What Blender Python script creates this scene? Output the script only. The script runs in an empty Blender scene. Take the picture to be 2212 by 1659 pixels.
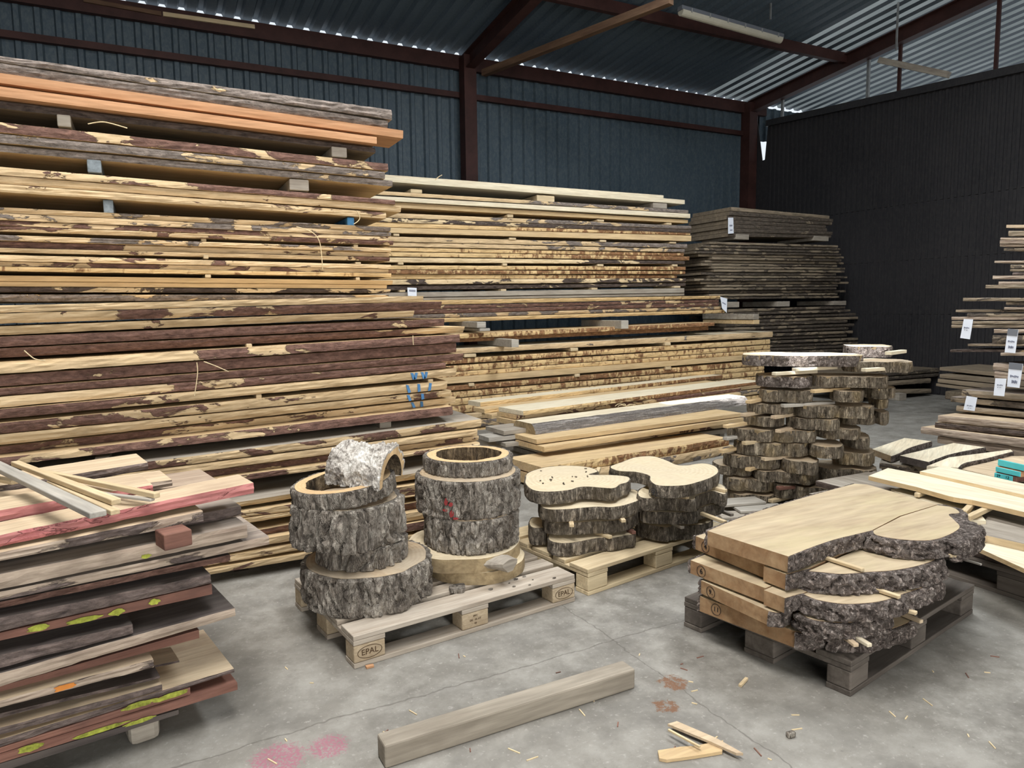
import bpy, bmesh, math, random
from mathutils import Vector, Matrix, noise
random.seed(7)
D = bpy.data; COL = bpy.context.scene.collection
PI = math.pi
# ------------------------------------------------------------------ camera
CR = Vector((0.890523574, -0.454785068, -0.011760336)); CU = Vector((0.058532959, 0.088902335, 0.994318997)); CF = Vector((0.451155911, 0.886152874, -0.105789541))
CH, FPX, IW, IH = 1.50747, 1534.82, 2212, 1659
cam = D.cameras.new('camera'); camo = D.objects.new('camera', cam); COL.objects.link(camo)
cam.sensor_width = 36; cam.lens = FPX / IW * 36; cam.clip_start = .05; cam.clip_end = 200
m = Matrix((CR, CU, -CF)).transposed().to_4x4(); m.translation = Vector((0, 0, CH)); camo.matrix_world = m
bpy.context.scene.camera = camo

def ray(x, y):
    return (CF * FPX + CR * (x - IW / 2) - CU * (y - IH / 2)).normalized()
def onz(x, y, z):
    d = ray(x, y); t = (z - CH) / d.z; return Vector((d.x * t, d.y * t, z))
def onpl(x, y, P, n):
    """point of the vertical plane through P (2D) with horizontal normal n seen at a photo point"""
    d = ray(x, y); t = (P[0] * n[0] + P[1] * n[1]) / (d.x * n[0] + d.y * n[1])
    return Vector((d.x * t, d.y * t, CH + d.z * t))
def ony(x, y, Y): return onpl(x, y, (0, Y), (0, 1))
def onx(x, y, X): return onpl(x, y, (X, 0), (1, 0))

# ------------------------------------------------------------------ materials
class NT:
    def __init__(s, name):
        s.m = D.materials.new(name); s.m.use_nodes = True; s.t = s.m.node_tree; s.t.nodes.clear()
        s.out = s.n('OutputMaterial'); s.b = s.n('BsdfPrincipled'); s.l(s.b.outputs[0], s.out.inputs[0])
        s.b.inputs['Roughness'].default_value = .8; s.b.inputs['Specular IOR Level'].default_value = .25
    def n(s, t, **k):
        x = s.t.nodes.new('ShaderNode' + t)
        for a, v in k.items(): setattr(x, a, v)
        return x
    def l(s, a, b): s.t.links.new(a, b)
    def set(s, i, v):
        if hasattr(v, 'links'): s.l(v, i)
        else: i.default_value = v
    def math(s, op, a, b=0.0, c=0.0):
        x = s.n('Math', operation=op); s.set(x.inputs[0], a); s.set(x.inputs[1], b); s.set(x.inputs[2], c); return x.outputs[0]
    def coords(s, sc, rnd=True, kind='Object', src=None):
        v = src or s.n('TexCoord').outputs[kind]
        if rnd:
            r = s.n('ObjectInfo').outputs['Random']
            a = s.n('VectorMath', operation='ADD'); s.l(v, a.inputs[0]); cx = s.n('CombineXYZ')
            s.l(s.math('MULTIPLY', r, 91.7), cx.inputs[0]); s.l(s.math('MULTIPLY', r, 37.3), cx.inputs[1]); s.l(s.math('MULTIPLY', r, 13.9), cx.inputs[2])
            s.l(cx.outputs[0], a.inputs[1]); v = a.outputs[0]
        mu = s.n('VectorMath', operation='MULTIPLY'); s.l(v, mu.inputs[0]); mu.inputs[1].default_value = sc; return mu.outputs[0]
    def noise(s, v, scale=1, det=3, rough=.55, dist=0):
        x = s.n('TexNoise'); s.l(v, x.inputs['Vector']); x.inputs['Scale'].default_value = scale; x.inputs['Detail'].default_value = det
        x.inputs['Roughness'].default_value = rough; x.inputs['Distortion'].default_value = dist; return x.outputs[0]
    def ramp(s, f, st):
        x = s.n('ValToRGB'); s.l(f, x.inputs[0]); e = x.color_ramp.elements
        while len(e) < len(st): e.new(.5)
        for a, (p, c) in zip(e, st): a.position = p; a.color = (*c, 1)
        return x.outputs[0]
    def mix(s, f, a, b, bt='MIX'):
        x = s.n('MixRGB', blend_type=bt); s.set(x.inputs[0], f)
        for i, v in ((1, a), (2, b)): s.set(x.inputs[i], v if hasattr(v, 'links') else (*v, 1))
        return x.outputs[0]
    def sm(s, v, lo, hi):
        x = s.n('MapRange'); x.clamp = True; s.l(v, x.inputs[0]); x.inputs[1].default_value = lo; x.inputs[2].default_value = hi; return x.outputs[0]
    def attr(s, name): return s.n('Attribute', attribute_type='OBJECT', attribute_name=name).outputs['Fac']
    def bump(s, h, st=.3, d=.01):
        x = s.n('Bump'); x.inputs['Strength'].default_value = st; x.inputs['Distance'].default_value = d; s.l(h, x.inputs['Height']); s.l(x.outputs[0], s.b.inputs['Normal'])
    def col(s, c): s.l(c, s.b.inputs['Base Color']); return s.m
    def xyz(s, kind='Object'):
        x = s.n('SeparateXYZ'); s.l(s.n('TexCoord').outputs[kind], x.inputs[0]); return x.outputs

def wood(name, c0, c1, dirt=None, dfac=.5, g=1.0, sx=1.2):
    s = NT(name); v = s.coords((sx, 13 * g, 13 * g)); n1 = s.noise(v, 1.6, 4, .6, .6); n2 = s.noise(s.coords((5, 70 * g, 70 * g)), 1, 2)
    c = s.mix(s.sm(n2, .3, .7), s.ramp(n1, ((.3, c0), (.7, c1))), s.ramp(n1, ((.3, tuple(.72 * a for a in c0)), (.7, tuple(.85 * a for a in c1)))))
    if dirt:
        n3 = s.noise(s.coords((1.6, 4, 4)), 1.3, 5, .65); c = s.mix(s.math('MULTIPLY', s.sm(n3, .48, .68), dfac), c, dirt)
    s.bump(n2, .25, .004); return s.col(c)

def edge(name, w0, w1, b0, b1, stripe=0, bump=.9, ps=(2.5, 3, 6.5)):
    """rough edge of a board: bare wood with ragged islands of bark; the share of bark runs from ba (left end) to bb (right end)"""
    s = NT(name); X = s.xyz('Generated')
    fr = s.math('ADD', s.math('MULTIPLY', s.attr('ba'), s.math('SUBTRACT', 1.0, X[0])), s.math('MULTIPLY', s.attr('bb'), X[0]))
    th = s.math('SUBTRACT', .74, s.math('MULTIPLY', fr, .48))
    if stripe:
        v = s.coords((17, 3, 9)); p = s.noise(v, 1, 3, .6, .5); p2 = s.noise(s.coords((2, 3, 14)), 1.2, 3); p = s.math('ADD', s.math('MULTIPLY', p, .72), s.math('MULTIPLY', p2, .28))
        mk = s.sm(s.math('SUBTRACT', p, th), -.04, .05)
    else:
        p = s.noise(s.coords(ps), 1.25, 7, .62, .5); mk = s.sm(s.math('SUBTRACT', p, th), -.008, .012)
    fn = s.noise(s.coords((16, 20, 42)), 1, 5, .7, .4); gn = s.noise(s.coords((3, 26, 26)), 1.4, 4, .6, .4)
    wc = s.ramp(gn, ((.28, w0), (.52, w1), (.8, tuple(.8 * a for a in w0)))); wc = s.mix(s.math('MULTIPLY', s.sm(s.noise(s.coords((3.2, 8, 14)), 1, 5, .65), .46, .68), .65), wc, tuple(q * .52 for q in w0)); bc = s.ramp(fn, ((.3, b0), (.5, b1), (.72, tuple(min(1, 1.75 * a) for a in b1))))
    s.bump(s.math('ADD', s.math('MULTIPLY', mk, s.math('ADD', fn, .5)), s.math('MULTIPLY', gn, .35)), bump, .012)
    return s.col(s.mix(mk, wc, bc))

def bark(name, c0, c1, c2, sc=(13, 13, 4), tint=None, speck=.42):
    """weathered bark: plates parted by sharp furrows, speckled with pale scale"""
    s = NT(name); v = s.coords(sc); n1 = s.noise(v, 1.5, 5, .65, .6); pl = s.sm(s.math('ABSOLUTE', s.math('SUBTRACT', n1, .5)), 0, .085); n2 = s.noise(s.coords((55, 55, 38)), 1, 5, .75); n3 = s.noise(s.coords(tuple(q * 1.1 for q in sc)), 1, 5, .7, .4)
    f = s.math('ADD', s.math('MULTIPLY', n2, speck), s.math('MULTIPLY', n3, 1 - speck)); c = s.ramp(f, ((.37, c0), (.48, c1), (.61, c2)))
    if tint: c = s.mix(s.math('MULTIPLY', s.sm(s.noise(s.coords((5, 5, 3)), 1, 4), .52, .66), .6), c, tint)
    s.bump(s.math('ADD', pl, s.math('MULTIPLY', n2, .9)), 1.0 if c1[0] < .5 else .6, .016 if c1[0] < .5 else .01); return s.col(c)

def endgrain(name, c0, c1, dust, freq=55, dfac=.6):
    s = NT(name); X = s.xyz(); n0 = s.noise(s.coords((5, 5, 5)), 1, 3)
    r = s.math('SQRT', s.math('ADD', s.math('MULTIPLY', X[0], X[0]), s.math('MULTIPLY', X[1], X[1])))
    w = s.math('SINE', s.math('MULTIPLY', s.math('ADD', r, s.math('MULTIPLY', n0, .05)), freq * 6.0)); n2 = s.noise(s.coords((24, 24, 24)), 1, 5, .7)
    c = s.ramp(s.math('ADD', s.math('MULTIPLY', w, .1), n2), ((.3, c0), (.7, c1))); n3 = s.noise(s.coords((3.5, 3.5, 3.5)), 1, 4, .6)
    c = s.mix(s.math('MULTIPLY', s.sm(n3, .35, .62), dfac), c, dust); s.bump(n2, .25, .004); return s.col(c)

def plain(name, c, rough=.7, metal=0, nz=.0, sc=9):
    s = NT(name); s.b.inputs['Roughness'].default_value = rough; s.b.inputs['Metallic'].default_value = metal
    n = s.noise(s.coords((sc, sc, sc)), 1, 4, .65); return s.col(s.ramp(n, ((.3, tuple(a * (1 - nz) for a in c)), (.7, tuple(min(1, a * (1 + nz)) for a in c)))))

MT = {}
MT['sawn'] = wood('fresh_sawn_wood', (.55, .39, .205), (.69, .52, .30), (.42, .30, .19), .5)
MT['white'] = wood('pale_sawn_wood', (.70, .60, .43), (.80, .73, .56), (.56, .46, .32), .4)
MT['orange'] = wood('orange_sawn_wood', (.50, .265, .135), (.585, .335, .185), (.42, .21, .105), .3)
MT['greywood'] = wood('weathered_grey_wood', (.30, .26, .21), (.42, .38, .32), (.17, .14, .115), .6)
MT['stick'] = wood('batten_wood', (.55, .42, .25), (.70, .57, .37), (.4, .3, .19), .3)
MT['oldgrey'] = wood('silver_batten_wood', (.36, .34, .30), (.50, .46, .40), (.26, .24, .21), .4)
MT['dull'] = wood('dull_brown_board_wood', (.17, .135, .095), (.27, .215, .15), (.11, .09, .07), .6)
MT['walnut'] = wood('walnut_face_wood', (.36, .27, .20), (.48, .38, .285), (.19, .14, .115), .8)
MT['walgrey'] = wood('grey_walnut_wood', (.26, .215, .18), (.40, .34, .285), (.09, .07, .065), .85)
MT['waldark'] = wood('dark_walnut_wood', (.085, .07, .065), (.16, .135, .12), (.05, .038, .036), .7)
MT['walred'] = wood('reddish_walnut_wood', (.17, .08, .06), (.26, .13, .095), (.08, .045, .038), .7)
MT['walpink'] = wood('pink_stained_wood', (.44, .20, .18), (.55, .29, .26), (.36, .15, .145), .5)
MT['walwarm'] = wood('warm_sapwood', (.55, .42, .28), (.68, .55, .38), (.34, .24, .17), .6)
MT['slabend'] = wood('slab_end_wood', (.33, .19, .095), (.47, .32, .18), (.22, .115, .055), .6, g=.6, sx=5)
MT['slabtop'] = wood('slab_face_wood', (.42, .325, .21), (.535, .435, .295), (.50, .43, .25), .45, g=.5)
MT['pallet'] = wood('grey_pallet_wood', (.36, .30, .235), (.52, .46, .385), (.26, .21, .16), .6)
MT['pblock'] = wood('chip_block_wood', (.40, .31, .20), (.53, .43, .30), (.27, .2, .13), .5, g=3, sx=20)
MT['palnew'] = wood('light_pallet_wood', (.56, .44, .27), (.70, .58, .38), (.4, .31, .2), .5)
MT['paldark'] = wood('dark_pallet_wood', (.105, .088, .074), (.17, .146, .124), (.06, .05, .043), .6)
MT['beamwood'] = wood('old_beam_wood', (.27, .235, .185), (.39, .345, .28), (.19, .16, .125), .6)
MT['e_bark'] = edge('red_bark_edge', (.53, .375, .205), (.67, .51, .31), (.07, .037, .029), (.155, .087, .067))
MT['e_grey'] = edge('grey_bark_edge', (.52, .37, .21), (.63, .47, .28), (.07, .058, .05), (.185, .155, .135))
MT['e_dark'] = edge('dark_bark_edge', (.62, .46, .26), (.72, .57, .36), (.028, .02, .017), (.08, .06, .05))
MT['e_larch'] = edge('striped_larch_edge', (.56, .38, .18), (.69, .50, .26), (.10, .05, .026), (.22, .115, .055), stripe=1, bump=.4)
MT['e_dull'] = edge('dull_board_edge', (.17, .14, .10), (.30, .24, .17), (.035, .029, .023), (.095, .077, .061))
MT['e_wal'] = edge('walnut_edge', (.27, .20, .155), (.42, .34, .265), (.05, .038, .036), (.12, .092, .082), ps=(1.2, 4, 5)); MT['e_pink'] = edge('pink_painted_edge', (.40, .135, .13), (.50, .21, .195), (.33, .10, .105), (.42, .15, .145))
MT['bark'] = bark('furrowed_grey_bark', (.075, .063, .052), (.255, .222, .187), (.52, .475, .41), tint=(.115, .085, .06))
MT['bark2'] = bark('dark_slice_bark', (.045, .036, .027), (.195, .162, .126), (.44, .38, .30), (26, 26, 7), tint=(.13, .10, .06))
MT['bark3'] = bark('scaly_brown_bark', (.055, .043, .037), (.205, .165, .143), (.45, .39, .35), (26, 26, 26))
MT['bark4'] = bark('streaked_slice_bark', (.05, .038, .026), (.215, .175, .128), (.46, .39, .29), (26, 26, 5), tint=(.42, .31, .16))
MT['barkw'] = bark('white_flaking_bark', (.13, .11, .095), (.51, .475, .43), (.70, .675, .63), (11, 11, 11), speck=.25)
MT['end'] = endgrain('dusty_end_grain', (.36, .26, .16), (.50, .39, .26), (.36, .315, .25))
MT['endlight'] = endgrain('pale_end_grain', (.50, .41, .27), (.64, .545, .38), (.50, .43, .32), 40, .5)
MT['endfresh'] = endgrain('tan_end_grain', (.55, .37, .19), (.66, .47, .26), (.48, .34, .2), 60, .5)
MT['sapside'] = wood('debarked_side_wood', (.26, .19, .105), (.45, .35, .205), (.13, .095, .055), .7, g=1, sx=14)
MT['hollow'] = bark('streaked_hollow_wood', (.025, .02, .015), (.15, .11, .07), (.34, .26, .16), (18, 18, 3))  # near-black brown with paler upright streaks
MT['teal'] = plain('turquoise_paint', (.10, .56, .60), .5, 0, .12)
MT['ink'] = plain('black_ink', (.012, .012, .015), .6)
MT['brand'] = plain('burnt_brand_mark', (.07, .04, .02), .9)
MT['blue'] = plain('blue_marking_paint', (.07, .20, .40), .6, 0, .3)
MT['yel'] = plain('yellow_green_paint', (.27, .29, .045), .8, 0, .55, 40)
MT['redp'] = plain('red_marking_paint', (.26, .04, .04), .9, 0, .3)
MT['orp'] = plain('orange_marking_paint', (.55, .20, .04), .7, 0, .3)
MT['rust'] = plain('red_oxide_steel', (.05, .021, .018), .6, 0, .3, 4)
MT['galv'] = plain('galvanised_steel', (.36, .37, .37), .45, .6, .2)
MT['paper'] = plain('white_label_paper', (.74, .78, .86), .5, 0, .03)
MT['film'] = plain('grey_tag_clip', (.17, .18, .2), .3)
MT['pen'] = plain('faded_label_ink', (.10, .11, .17), .6)
MT['lampbody'] = plain('grey_lamp_plastic', (.12, .13, .15), .5)
MT['diff'] = plain('yellowed_lamp_diffuser', (.40, .38, .31), .35, 0, .08)
MT['shav'] = plain('pale_bark_fibre', (.62, .50, .31), .8, 0, .2)
MT['bluewood'] = plain('blue_painted_wood', (.045, .15, .28), .7, 0, .4, 14); MT['bluegrey'] = plain('bluish_grey_wood', (.19, .22, .24), .8, 0, .4, 22)
MT['brace'] = wood('brown_brace_wood', (.12, .068, .042), (.19, .115, .07), (.07, .04, .03), .5)

def mk_floor():
    s = NT('concrete'); X = s.xyz(); v = s.coords((1, 1, 1), False)
    n1 = s.noise(v, .55, 5, .6); n2 = s.noise(v, 5, 6, .7); n3 = s.noise(v, 42, 4, .7); n4 = s.noise(v, 2.2, 5, .65, .5)
    c = s.ramp(n1, ((.32, (.15, .14, .122)), (.68, (.25, .236, .209))))
    c = s.mix(s.sm(n2, .40, .66), c, (.30, .287, .258)); c = s.mix(s.math('MULTIPLY', s.sm(n4, .48, .68), .6), c, (.115, .108, .097))
    c = s.mix(s.math('MULTIPLY', s.sm(n3, .58, .70), .5), c, (.43, .41, .375)); c = s.mix(s.math('MULTIPLY', s.sm(n3, .36, .27), .5), c, (.085, .08, .072))
    nd = s.noise(v, 3, 4, .7)
    for off, co, wd in ((2.50, -.03, .006), (.55, .98, .005), (4.6, .1, .006)):
        a = s.math('ADD', s.math('ADD', X[1], s.math('MULTIPLY', X[0], co)), s.math('SUBTRACT', s.math('MULTIPLY', nd, .10), off + .05)) if co != .98 else s.math('ADD', X[0], s.math('SUBTRACT', s.math('MULTIPLY', nd, .1), 1.85))
        c = s.mix(s.math('MULTIPLY', s.sm(s.math('ABSOLUTE', a), wd, 0), .7), c, (.09, .08, .07))
    def blot(px, py, r, colr, lo, f=.8, sc=60):
        nonlocal c
        p = onz(px, py, 0); dx = s.math('SUBTRACT', X[0], p.x); dy = s.math('SUBTRACT', X[1], p.y)
        d = s.math('SQRT', s.math('ADD', s.math('MULTIPLY', dx, dx), s.math('MULTIPLY', dy, dy))); k = s.sm(d, r, r * .3)
        nn = s.noise(v, sc, 4, .8); c = s.mix(s.math('MULTIPLY', s.sm(s.math('MULTIPLY', k, nn), lo, lo + .09), f), c, colr)
    blot(600, 1640, .22, (.34, .10, .16), .42, .7, 90); blot(710, 1612, .17, (.34, .10, .16), .43, .7, 90); blot(1455, 1475, .13, (.17, .085, .045), .40, .9, 30); blot(1440, 1525, .12, (.17, .085, .045), .42, .9, 30)
    s.bump(s.math('ADD', n3, n2), .22, .006); s.b.inputs['Roughness'].default_value = .7; return s.col(c)
MT['floor'] = mk_floor()
def mk_sheet(name, c0, c1, dirt):
    s = NT(name); n1 = s.noise(s.coords((.7, .7, .7), False), 1, 5, .6); n2 = s.noise(s.coords((26, 26, 14), False), 1, 4, .7)
    c = s.mix(s.math('MULTIPLY', s.sm(n2, .42, .66), .55), s.ramp(n1, ((.3, c0), (.7, c1))), dirt); s.b.inputs['Roughness'].default_value = .5; s.bump(n2, .1, .004); return s.col(c)
MT['sheet'] = mk_sheet('blue_grey_sheet', (.050, .076, .10), (.07, .098, .124), (.12, .148, .16))
MT['roof'] = mk_sheet('grey_roof_sheet', (.075, .105, .14), (.10, .135, .17), (.13, .16, .19))
MT['darkwall'] = mk_sheet('dark_corrugated_sheet', (.022, .022, .025), (.034, .033, .036), (.048, .045, .045))
def mk_rooflight():
    s = NT('translucent_roof_sheet'); s.t.nodes.remove(s.b); d = s.n('BsdfDiffuse'); t = s.n('BsdfTranslucent'); mx = s.n('MixShader')
    n = s.noise(s.coords((3, .6, 3), False), 1, 4); c = s.ramp(n, ((.3, (.15, .17, .17)), (.7, (.25, .27, .27)))); s.l(c, d.inputs[0]); s.l(c, t.inputs[0]); mx.inputs[0].default_value = .4
    s.l(d.outputs[0], mx.inputs[1]); s.l(t.outputs[0], mx.inputs[2]); s.l(mx.outputs[0], s.out.inputs[0]); return s.m
MT['rooflight'] = mk_rooflight()

# ------------------------------------------------------------------ object helpers
def mesh(name, vs, fs, mat, parent=None, loc=None, rz=0, mi=None, smooth=False):
    me = D.meshes.new(name); me.from_pydata([tuple(v) for v in vs], [], fs)
    for mm in (mat if isinstance(mat, (list, tuple)) else [mat]): me.materials.append(MT[mm] if isinstance(mm, str) else mm)
    if mi: me.polygons.foreach_set('material_index', mi)
    bm = bmesh.new(); bm.from_mesh(me); bmesh.ops.recalc_face_normals(bm, faces=bm.faces); bm.to_mesh(me); bm.free()
    if smooth: me.polygons.foreach_set('use_smooth', [True] * len(me.polygons))
    o = D.objects.new(name, me); COL.objects.link(o)
    if parent: o.parent = parent
    if loc is not None: o.location = loc
    o.rotation_euler.z = rz; return o
def empty(name, loc, rz=0):
    o = D.objects.new(name, None); COL.objects.link(o); o.location = loc; o.rotation_euler.z = rz; o.empty_display_size = .05; return o
def tag(o, label, cat, group=None):
    o['label'] = label; o['category'] = cat
    if group: o['group'] = group
    return o
def struct(o): o['kind'] = 'structure'; return o
def box(vs, fs, x0, x1, y0, y1, z0, z1):
    b = len(vs); vs += [(x0, y0, z0), (x1, y0, z0), (x1, y1, z0), (x0, y1, z0), (x0, y0, z1), (x1, y0, z1), (x1, y1, z1), (x0, y1, z1)]
    fs += [tuple(b + i for i in q) for q in ((0, 3, 2, 1), (4, 5, 6, 7), (0, 1, 5, 4), (1, 2, 6, 5), (2, 3, 7, 6), (3, 0, 4, 7))]
def bevel(o, w, seg=2):
    mod = o.modifiers.new('soft_edges', 'BEVEL'); mod.width = w; mod.segments = seg; mod.limit_method = 'ANGLE'; return o
def bx(name, dims, mat, parent=None, loc=(0, 0, 0), rz=0, bv=.004):
    vs, fs = [], []; box(vs, fs, *dims); o = mesh(name, vs, fs, mat, parent, loc, rz)
    return bevel(o, bv) if bv else o
ORD = 'topmost second third fourth fifth sixth seventh eighth ninth tenth eleventh twelfth thirteenth fourteenth fifteenth sixteenth seventeenth eighteenth nineteenth twentieth twenty-first twenty-second twenty-third twenty-fourth twenty-fifth twenty-sixth twenty-seventh twenty-eighth twenty-ninth thirtieth thirty-first thirty-second thirty-third thirty-fourth thirty-fifth thirty-sixth thirty-seventh thirty-eighth thirty-ninth fortieth'.split()
def nz(*a): return noise.noise(Vector(a))

def plank(name, P, ang, s0, s1, zt, zb, W, mtop, medge=None, ba=.5, bb=.5, rough=1.0, seg=.05, lean=0.0, endcut=0.0, bow=0.0):
    """a board along a tier: zt/zb = (left, right) heights; front edge is its own part when it carries bark or wane"""
    L = s1 - s0; z0 = zb[0]; n = max(6, min(110, int(L / seg))); R = 4; sd = random.random() * 100
    c, s = math.cos(ang), math.sin(ang); loc = (P[0] + c * s0, P[1] + s * s0, z0)
    front = []
    th = max(.008, (zt[0] - zb[0] + zt[1] - zb[1]) / 2)
    for i in range(n + 1):
        u = i / n; x = u * L; a = zb[0] + (zb[1] - zb[0]) * u - z0; b = zt[0] + (zt[1] - zt[0]) * u - z0
        bw = bow * math.sin(u * PI); row = []
        low = .010 * rough * nz(x * 1.3 + sd, sd, 0) + .005 * rough * nz(x * 5 + sd, 3, sd)
        for r in range(R + 1):
            k = r / R; z = a + (b - a) * k
            if 0 < k < 1: v = low - .35 * th * math.sin(k * PI) * rough * .25 + .006 * rough * nz(x * 14 + sd, k * 3, 7)
            else: v = low + .004 * rough * nz(x * 17 + sd, k * 9, 2)
            v += lean * (1 - k)
            e = rough * (.10 * th * nz(x * 6 + sd, k * 5, 11) + .07 * th * nz(x * 22 + sd, k * 5, 5)) * (1 if k == 0 else .45 if k == 1 else .3)
            if r == 0: e = abs(e)
            elif r == R: e = -abs(e)
            row.append((x, v, z + e + bw))
        front.append(row)
    vs, fs, mi = [], [], []
    for row in front: vs += row
    K = R + 1; fb = len(vs)
    for i in range(n + 1):
        x, _, zl = front[i][0]; _, _, zh = front[i][R]; ww = W + .008 * nz(x * 2 + sd, 9, 9); vs += [(x, ww, zl), (x, ww, zh)]
    if endcut:
        vs = [(x + endcut * y if x > L * .9 else x, y, z) for x, y, z in vs]
    sidef = []
    for i in range(n):
        for r in range(R): sidef.append((i * K + r, (i + 1) * K + r, (i + 1) * K + r + 1, i * K + r + 1))
        fs.append((i * K + R, (i + 1) * K + R, fb + 2 * (i + 1) + 1, fb + 2 * i + 1)); fs.append((i * K, fb + 2 * i, fb + 2 * (i + 1), (i + 1) * K)); fs.append((fb + 2 * i, fb + 2 * i + 1, fb + 2 * i + 3, fb + 2 * i + 2))
    fs.append(tuple([r for r in range(K)] + [fb + 1, fb])); fs.append(tuple([fb + 2 * n, fb + 2 * n + 1] + [n * K + r for r in range(R, -1, -1)]))
    if medge is None:
        fs += sidef; return mesh(name, vs, fs, mtop, None, loc, ang)
    o = mesh(name, vs, fs, mtop, None, loc, ang)
    e = mesh('bark_edge' if medge in ('e_bark', 'e_grey', 'e_dark') else 'waney_edge', vs[:fb], sidef, medge, o, smooth=False)
    e['ba'] = float(ba); e['bb'] = float(bb); return o

def rows(tier, data, mk):
    """data rows: (xl,yTl,yBl, xr,yTr,yBr, opts)  in photo pixels on the tier's vertical front plane"""
    P, ang = tier['P'], tier['ang']; c, s = math.cos(ang), math.sin(ang); nrm = (-s, c); out = []
    for row in data:
        xl, tl, bl, xr, tr, br = row[:6]; o = dict(row[6]) if len(row) > 6 else {}
        off = o.pop('off', 0) + random.uniform(-.012, .012) * tier.get('jit', 1); Q = (P[0] + nrm[0] * off, P[1] + nrm[1] * off)
        A, B, A2, B2 = onpl(xl, tl, Q, nrm), onpl(xr, tr, Q, nrm), onpl(xl, bl, Q, nrm), onpl(xr, br, Q, nrm)
        sa = ((A.x + A2.x) / 2 - P[0]) * c + ((A.y + A2.y) / 2 - P[1]) * s; sb = ((B.x + B2.x) / 2 - P[0]) * c + ((B.y + B2.y) / 2 - P[1]) * s
        ext = o.pop('ext', tier.get('ext', 0)); exr = o.pop('exr', tier.get('exr', 0))
        def lin(a, b, q): return a + (b - a) * (q - sa) / (sb - sa)
        q0, q1 = sa - ext, sb + exr
        out.append([Q, q0, q1, [lin(A.z, B.z, q0), lin(A.z, B.z, q1)], [lin(A2.z, B2.z, q0), lin(A2.z, B2.z, q1)], o, off])
    for a, b in zip(out, out[1:]):       # neighbours in a stack touch, never cross
        wa, wb = a[5].get('W', tier['W']), b[5].get('W', tier['W'])
        if b[6] < a[6] + wa - .01 and a[6] < b[6] + wb - .01:
            s0, s1 = max(a[1], b[1]), min(a[2], b[2])
            if s1 - s0 < .05: continue
            ln = lambda l, q0, q1, q: l[0] + (l[1] - l[0]) * (q - q0) / (q1 - q0)
            A = [ln(a[4], a[1], a[2], q) for q in (s0, s1)]; B = [ln(b[3], b[1], b[2], q) for q in (s0, s1)]
            if A[0] < B[0] + .002 or A[1] < B[1] + .002:
                for i in (0, 1):
                    if A[i] < B[i] + .002: mz = (A[i] + B[i]) / 2; A[i] = mz + .001; B[i] = mz - .001
                a[4][:] = [ln(A, s0, s1, a[1]), ln(A, s0, s1, a[2])]; b[3][:] = [ln(B, s0, s1, b[1]), ln(B, s0, s1, b[2])]
                for q in (a, b):
                    for i in (0, 1):
                        if q[3][i] - q[4][i] < .008: mz = (q[3][i] + q[4][i]) / 2; q[3][i] = mz + .004; q[4][i] = mz - .004
    for i, (Q, q0, q1, zt, zb, o, off) in enumerate(out): mk(i, Q, ang, q0, q1, zt, zb, o)
    return out

EDGEWORD = {'e_bark': 'red-brown bark-edged', 'e_grey': 'grey bark-edged', 'e_dark': 'black bark-edged', 'e_larch': 'dark-streaked larch', 'e_dull': 'dull brown waney', 'e_wal': 'grey-brown waney walnut', 'e_pink': 'pink-edged', None: 'clean sawn'}
def stack(tier, data):
    phrase, n = tier['phrase'], [0]
    def mk(i, Q, ang, q0, q1, zt, zb, o):
        e = o.pop('e', tier.get('e')); mt = o.pop('m', tier.get('m', 'sawn')); w = o.pop('W', tier['W']); look = o.pop('look', None); o.pop('clamp', 0)
        b = o.pop('b', (.5, .5)); kw = {k: o[k] for k in ('lean', 'endcut', 'bow', 'rough', 'seg') if k in o}
        kw.setdefault('rough', 1.0 if e else .25); kw.setdefault('seg', tier.get('seg', .05)); kw.setdefault('lean', random.uniform(*tier['lean']) if 'lean' in tier else 0)
        nm = 'waney_board' if e else 'sawn_plank'
        p = plank(nm, Q, ang, q0, q1, zt, zb, w, mt, e, b[0], b[1], **kw)
        if look is None:
            look = EDGEWORD[e]
            if e in ('e_bark', 'e_grey', 'e_dark'):
                if max(b) < .36: look = 'mostly bare yellow-edged'
                elif abs(b[0] - b[1]) > .3: look = ('yellow' if b[0] < b[1] else 'bark') + '-to-' + ('bark' if b[0] < b[1] else 'yellow') + ' edged'
        tag(p, f"{look} board, {'topmost' if i == 0 else ORD[i] + ' down'} {phrase}", 'board', tier['group']); tier.setdefault('objs', []).append(p)
    return rows(tier, data, mk)

def stick(name, P, ang, px, W, mat, label, cat, group, out=.0, run=.4):
    """a spacer whose end shows in a stack's front: px = (x0, x1, yTop, yBot)"""
    c, s = math.cos(ang), math.sin(ang); n = (-s, c); Q = (P[0] - n[0] * out, P[1] - n[1] * out)
    A, B = onpl(px[0], px[2], Q, n), onpl(px[1], px[3], Q, n); sa = (A.x - P[0]) * c + (A.y - P[1]) * s; sb = (B.x - P[0]) * c + (B.y - P[1]) * s
    o = bx(name, (0, sb - sa, 0, run, 0, A.z - B.z), mat, None, (Q[0] + c * sa, Q[1] + s * sa, B.z), ang, min(.006, (A.z - B.z) * .2)); return tag(o, label, cat, group)

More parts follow.
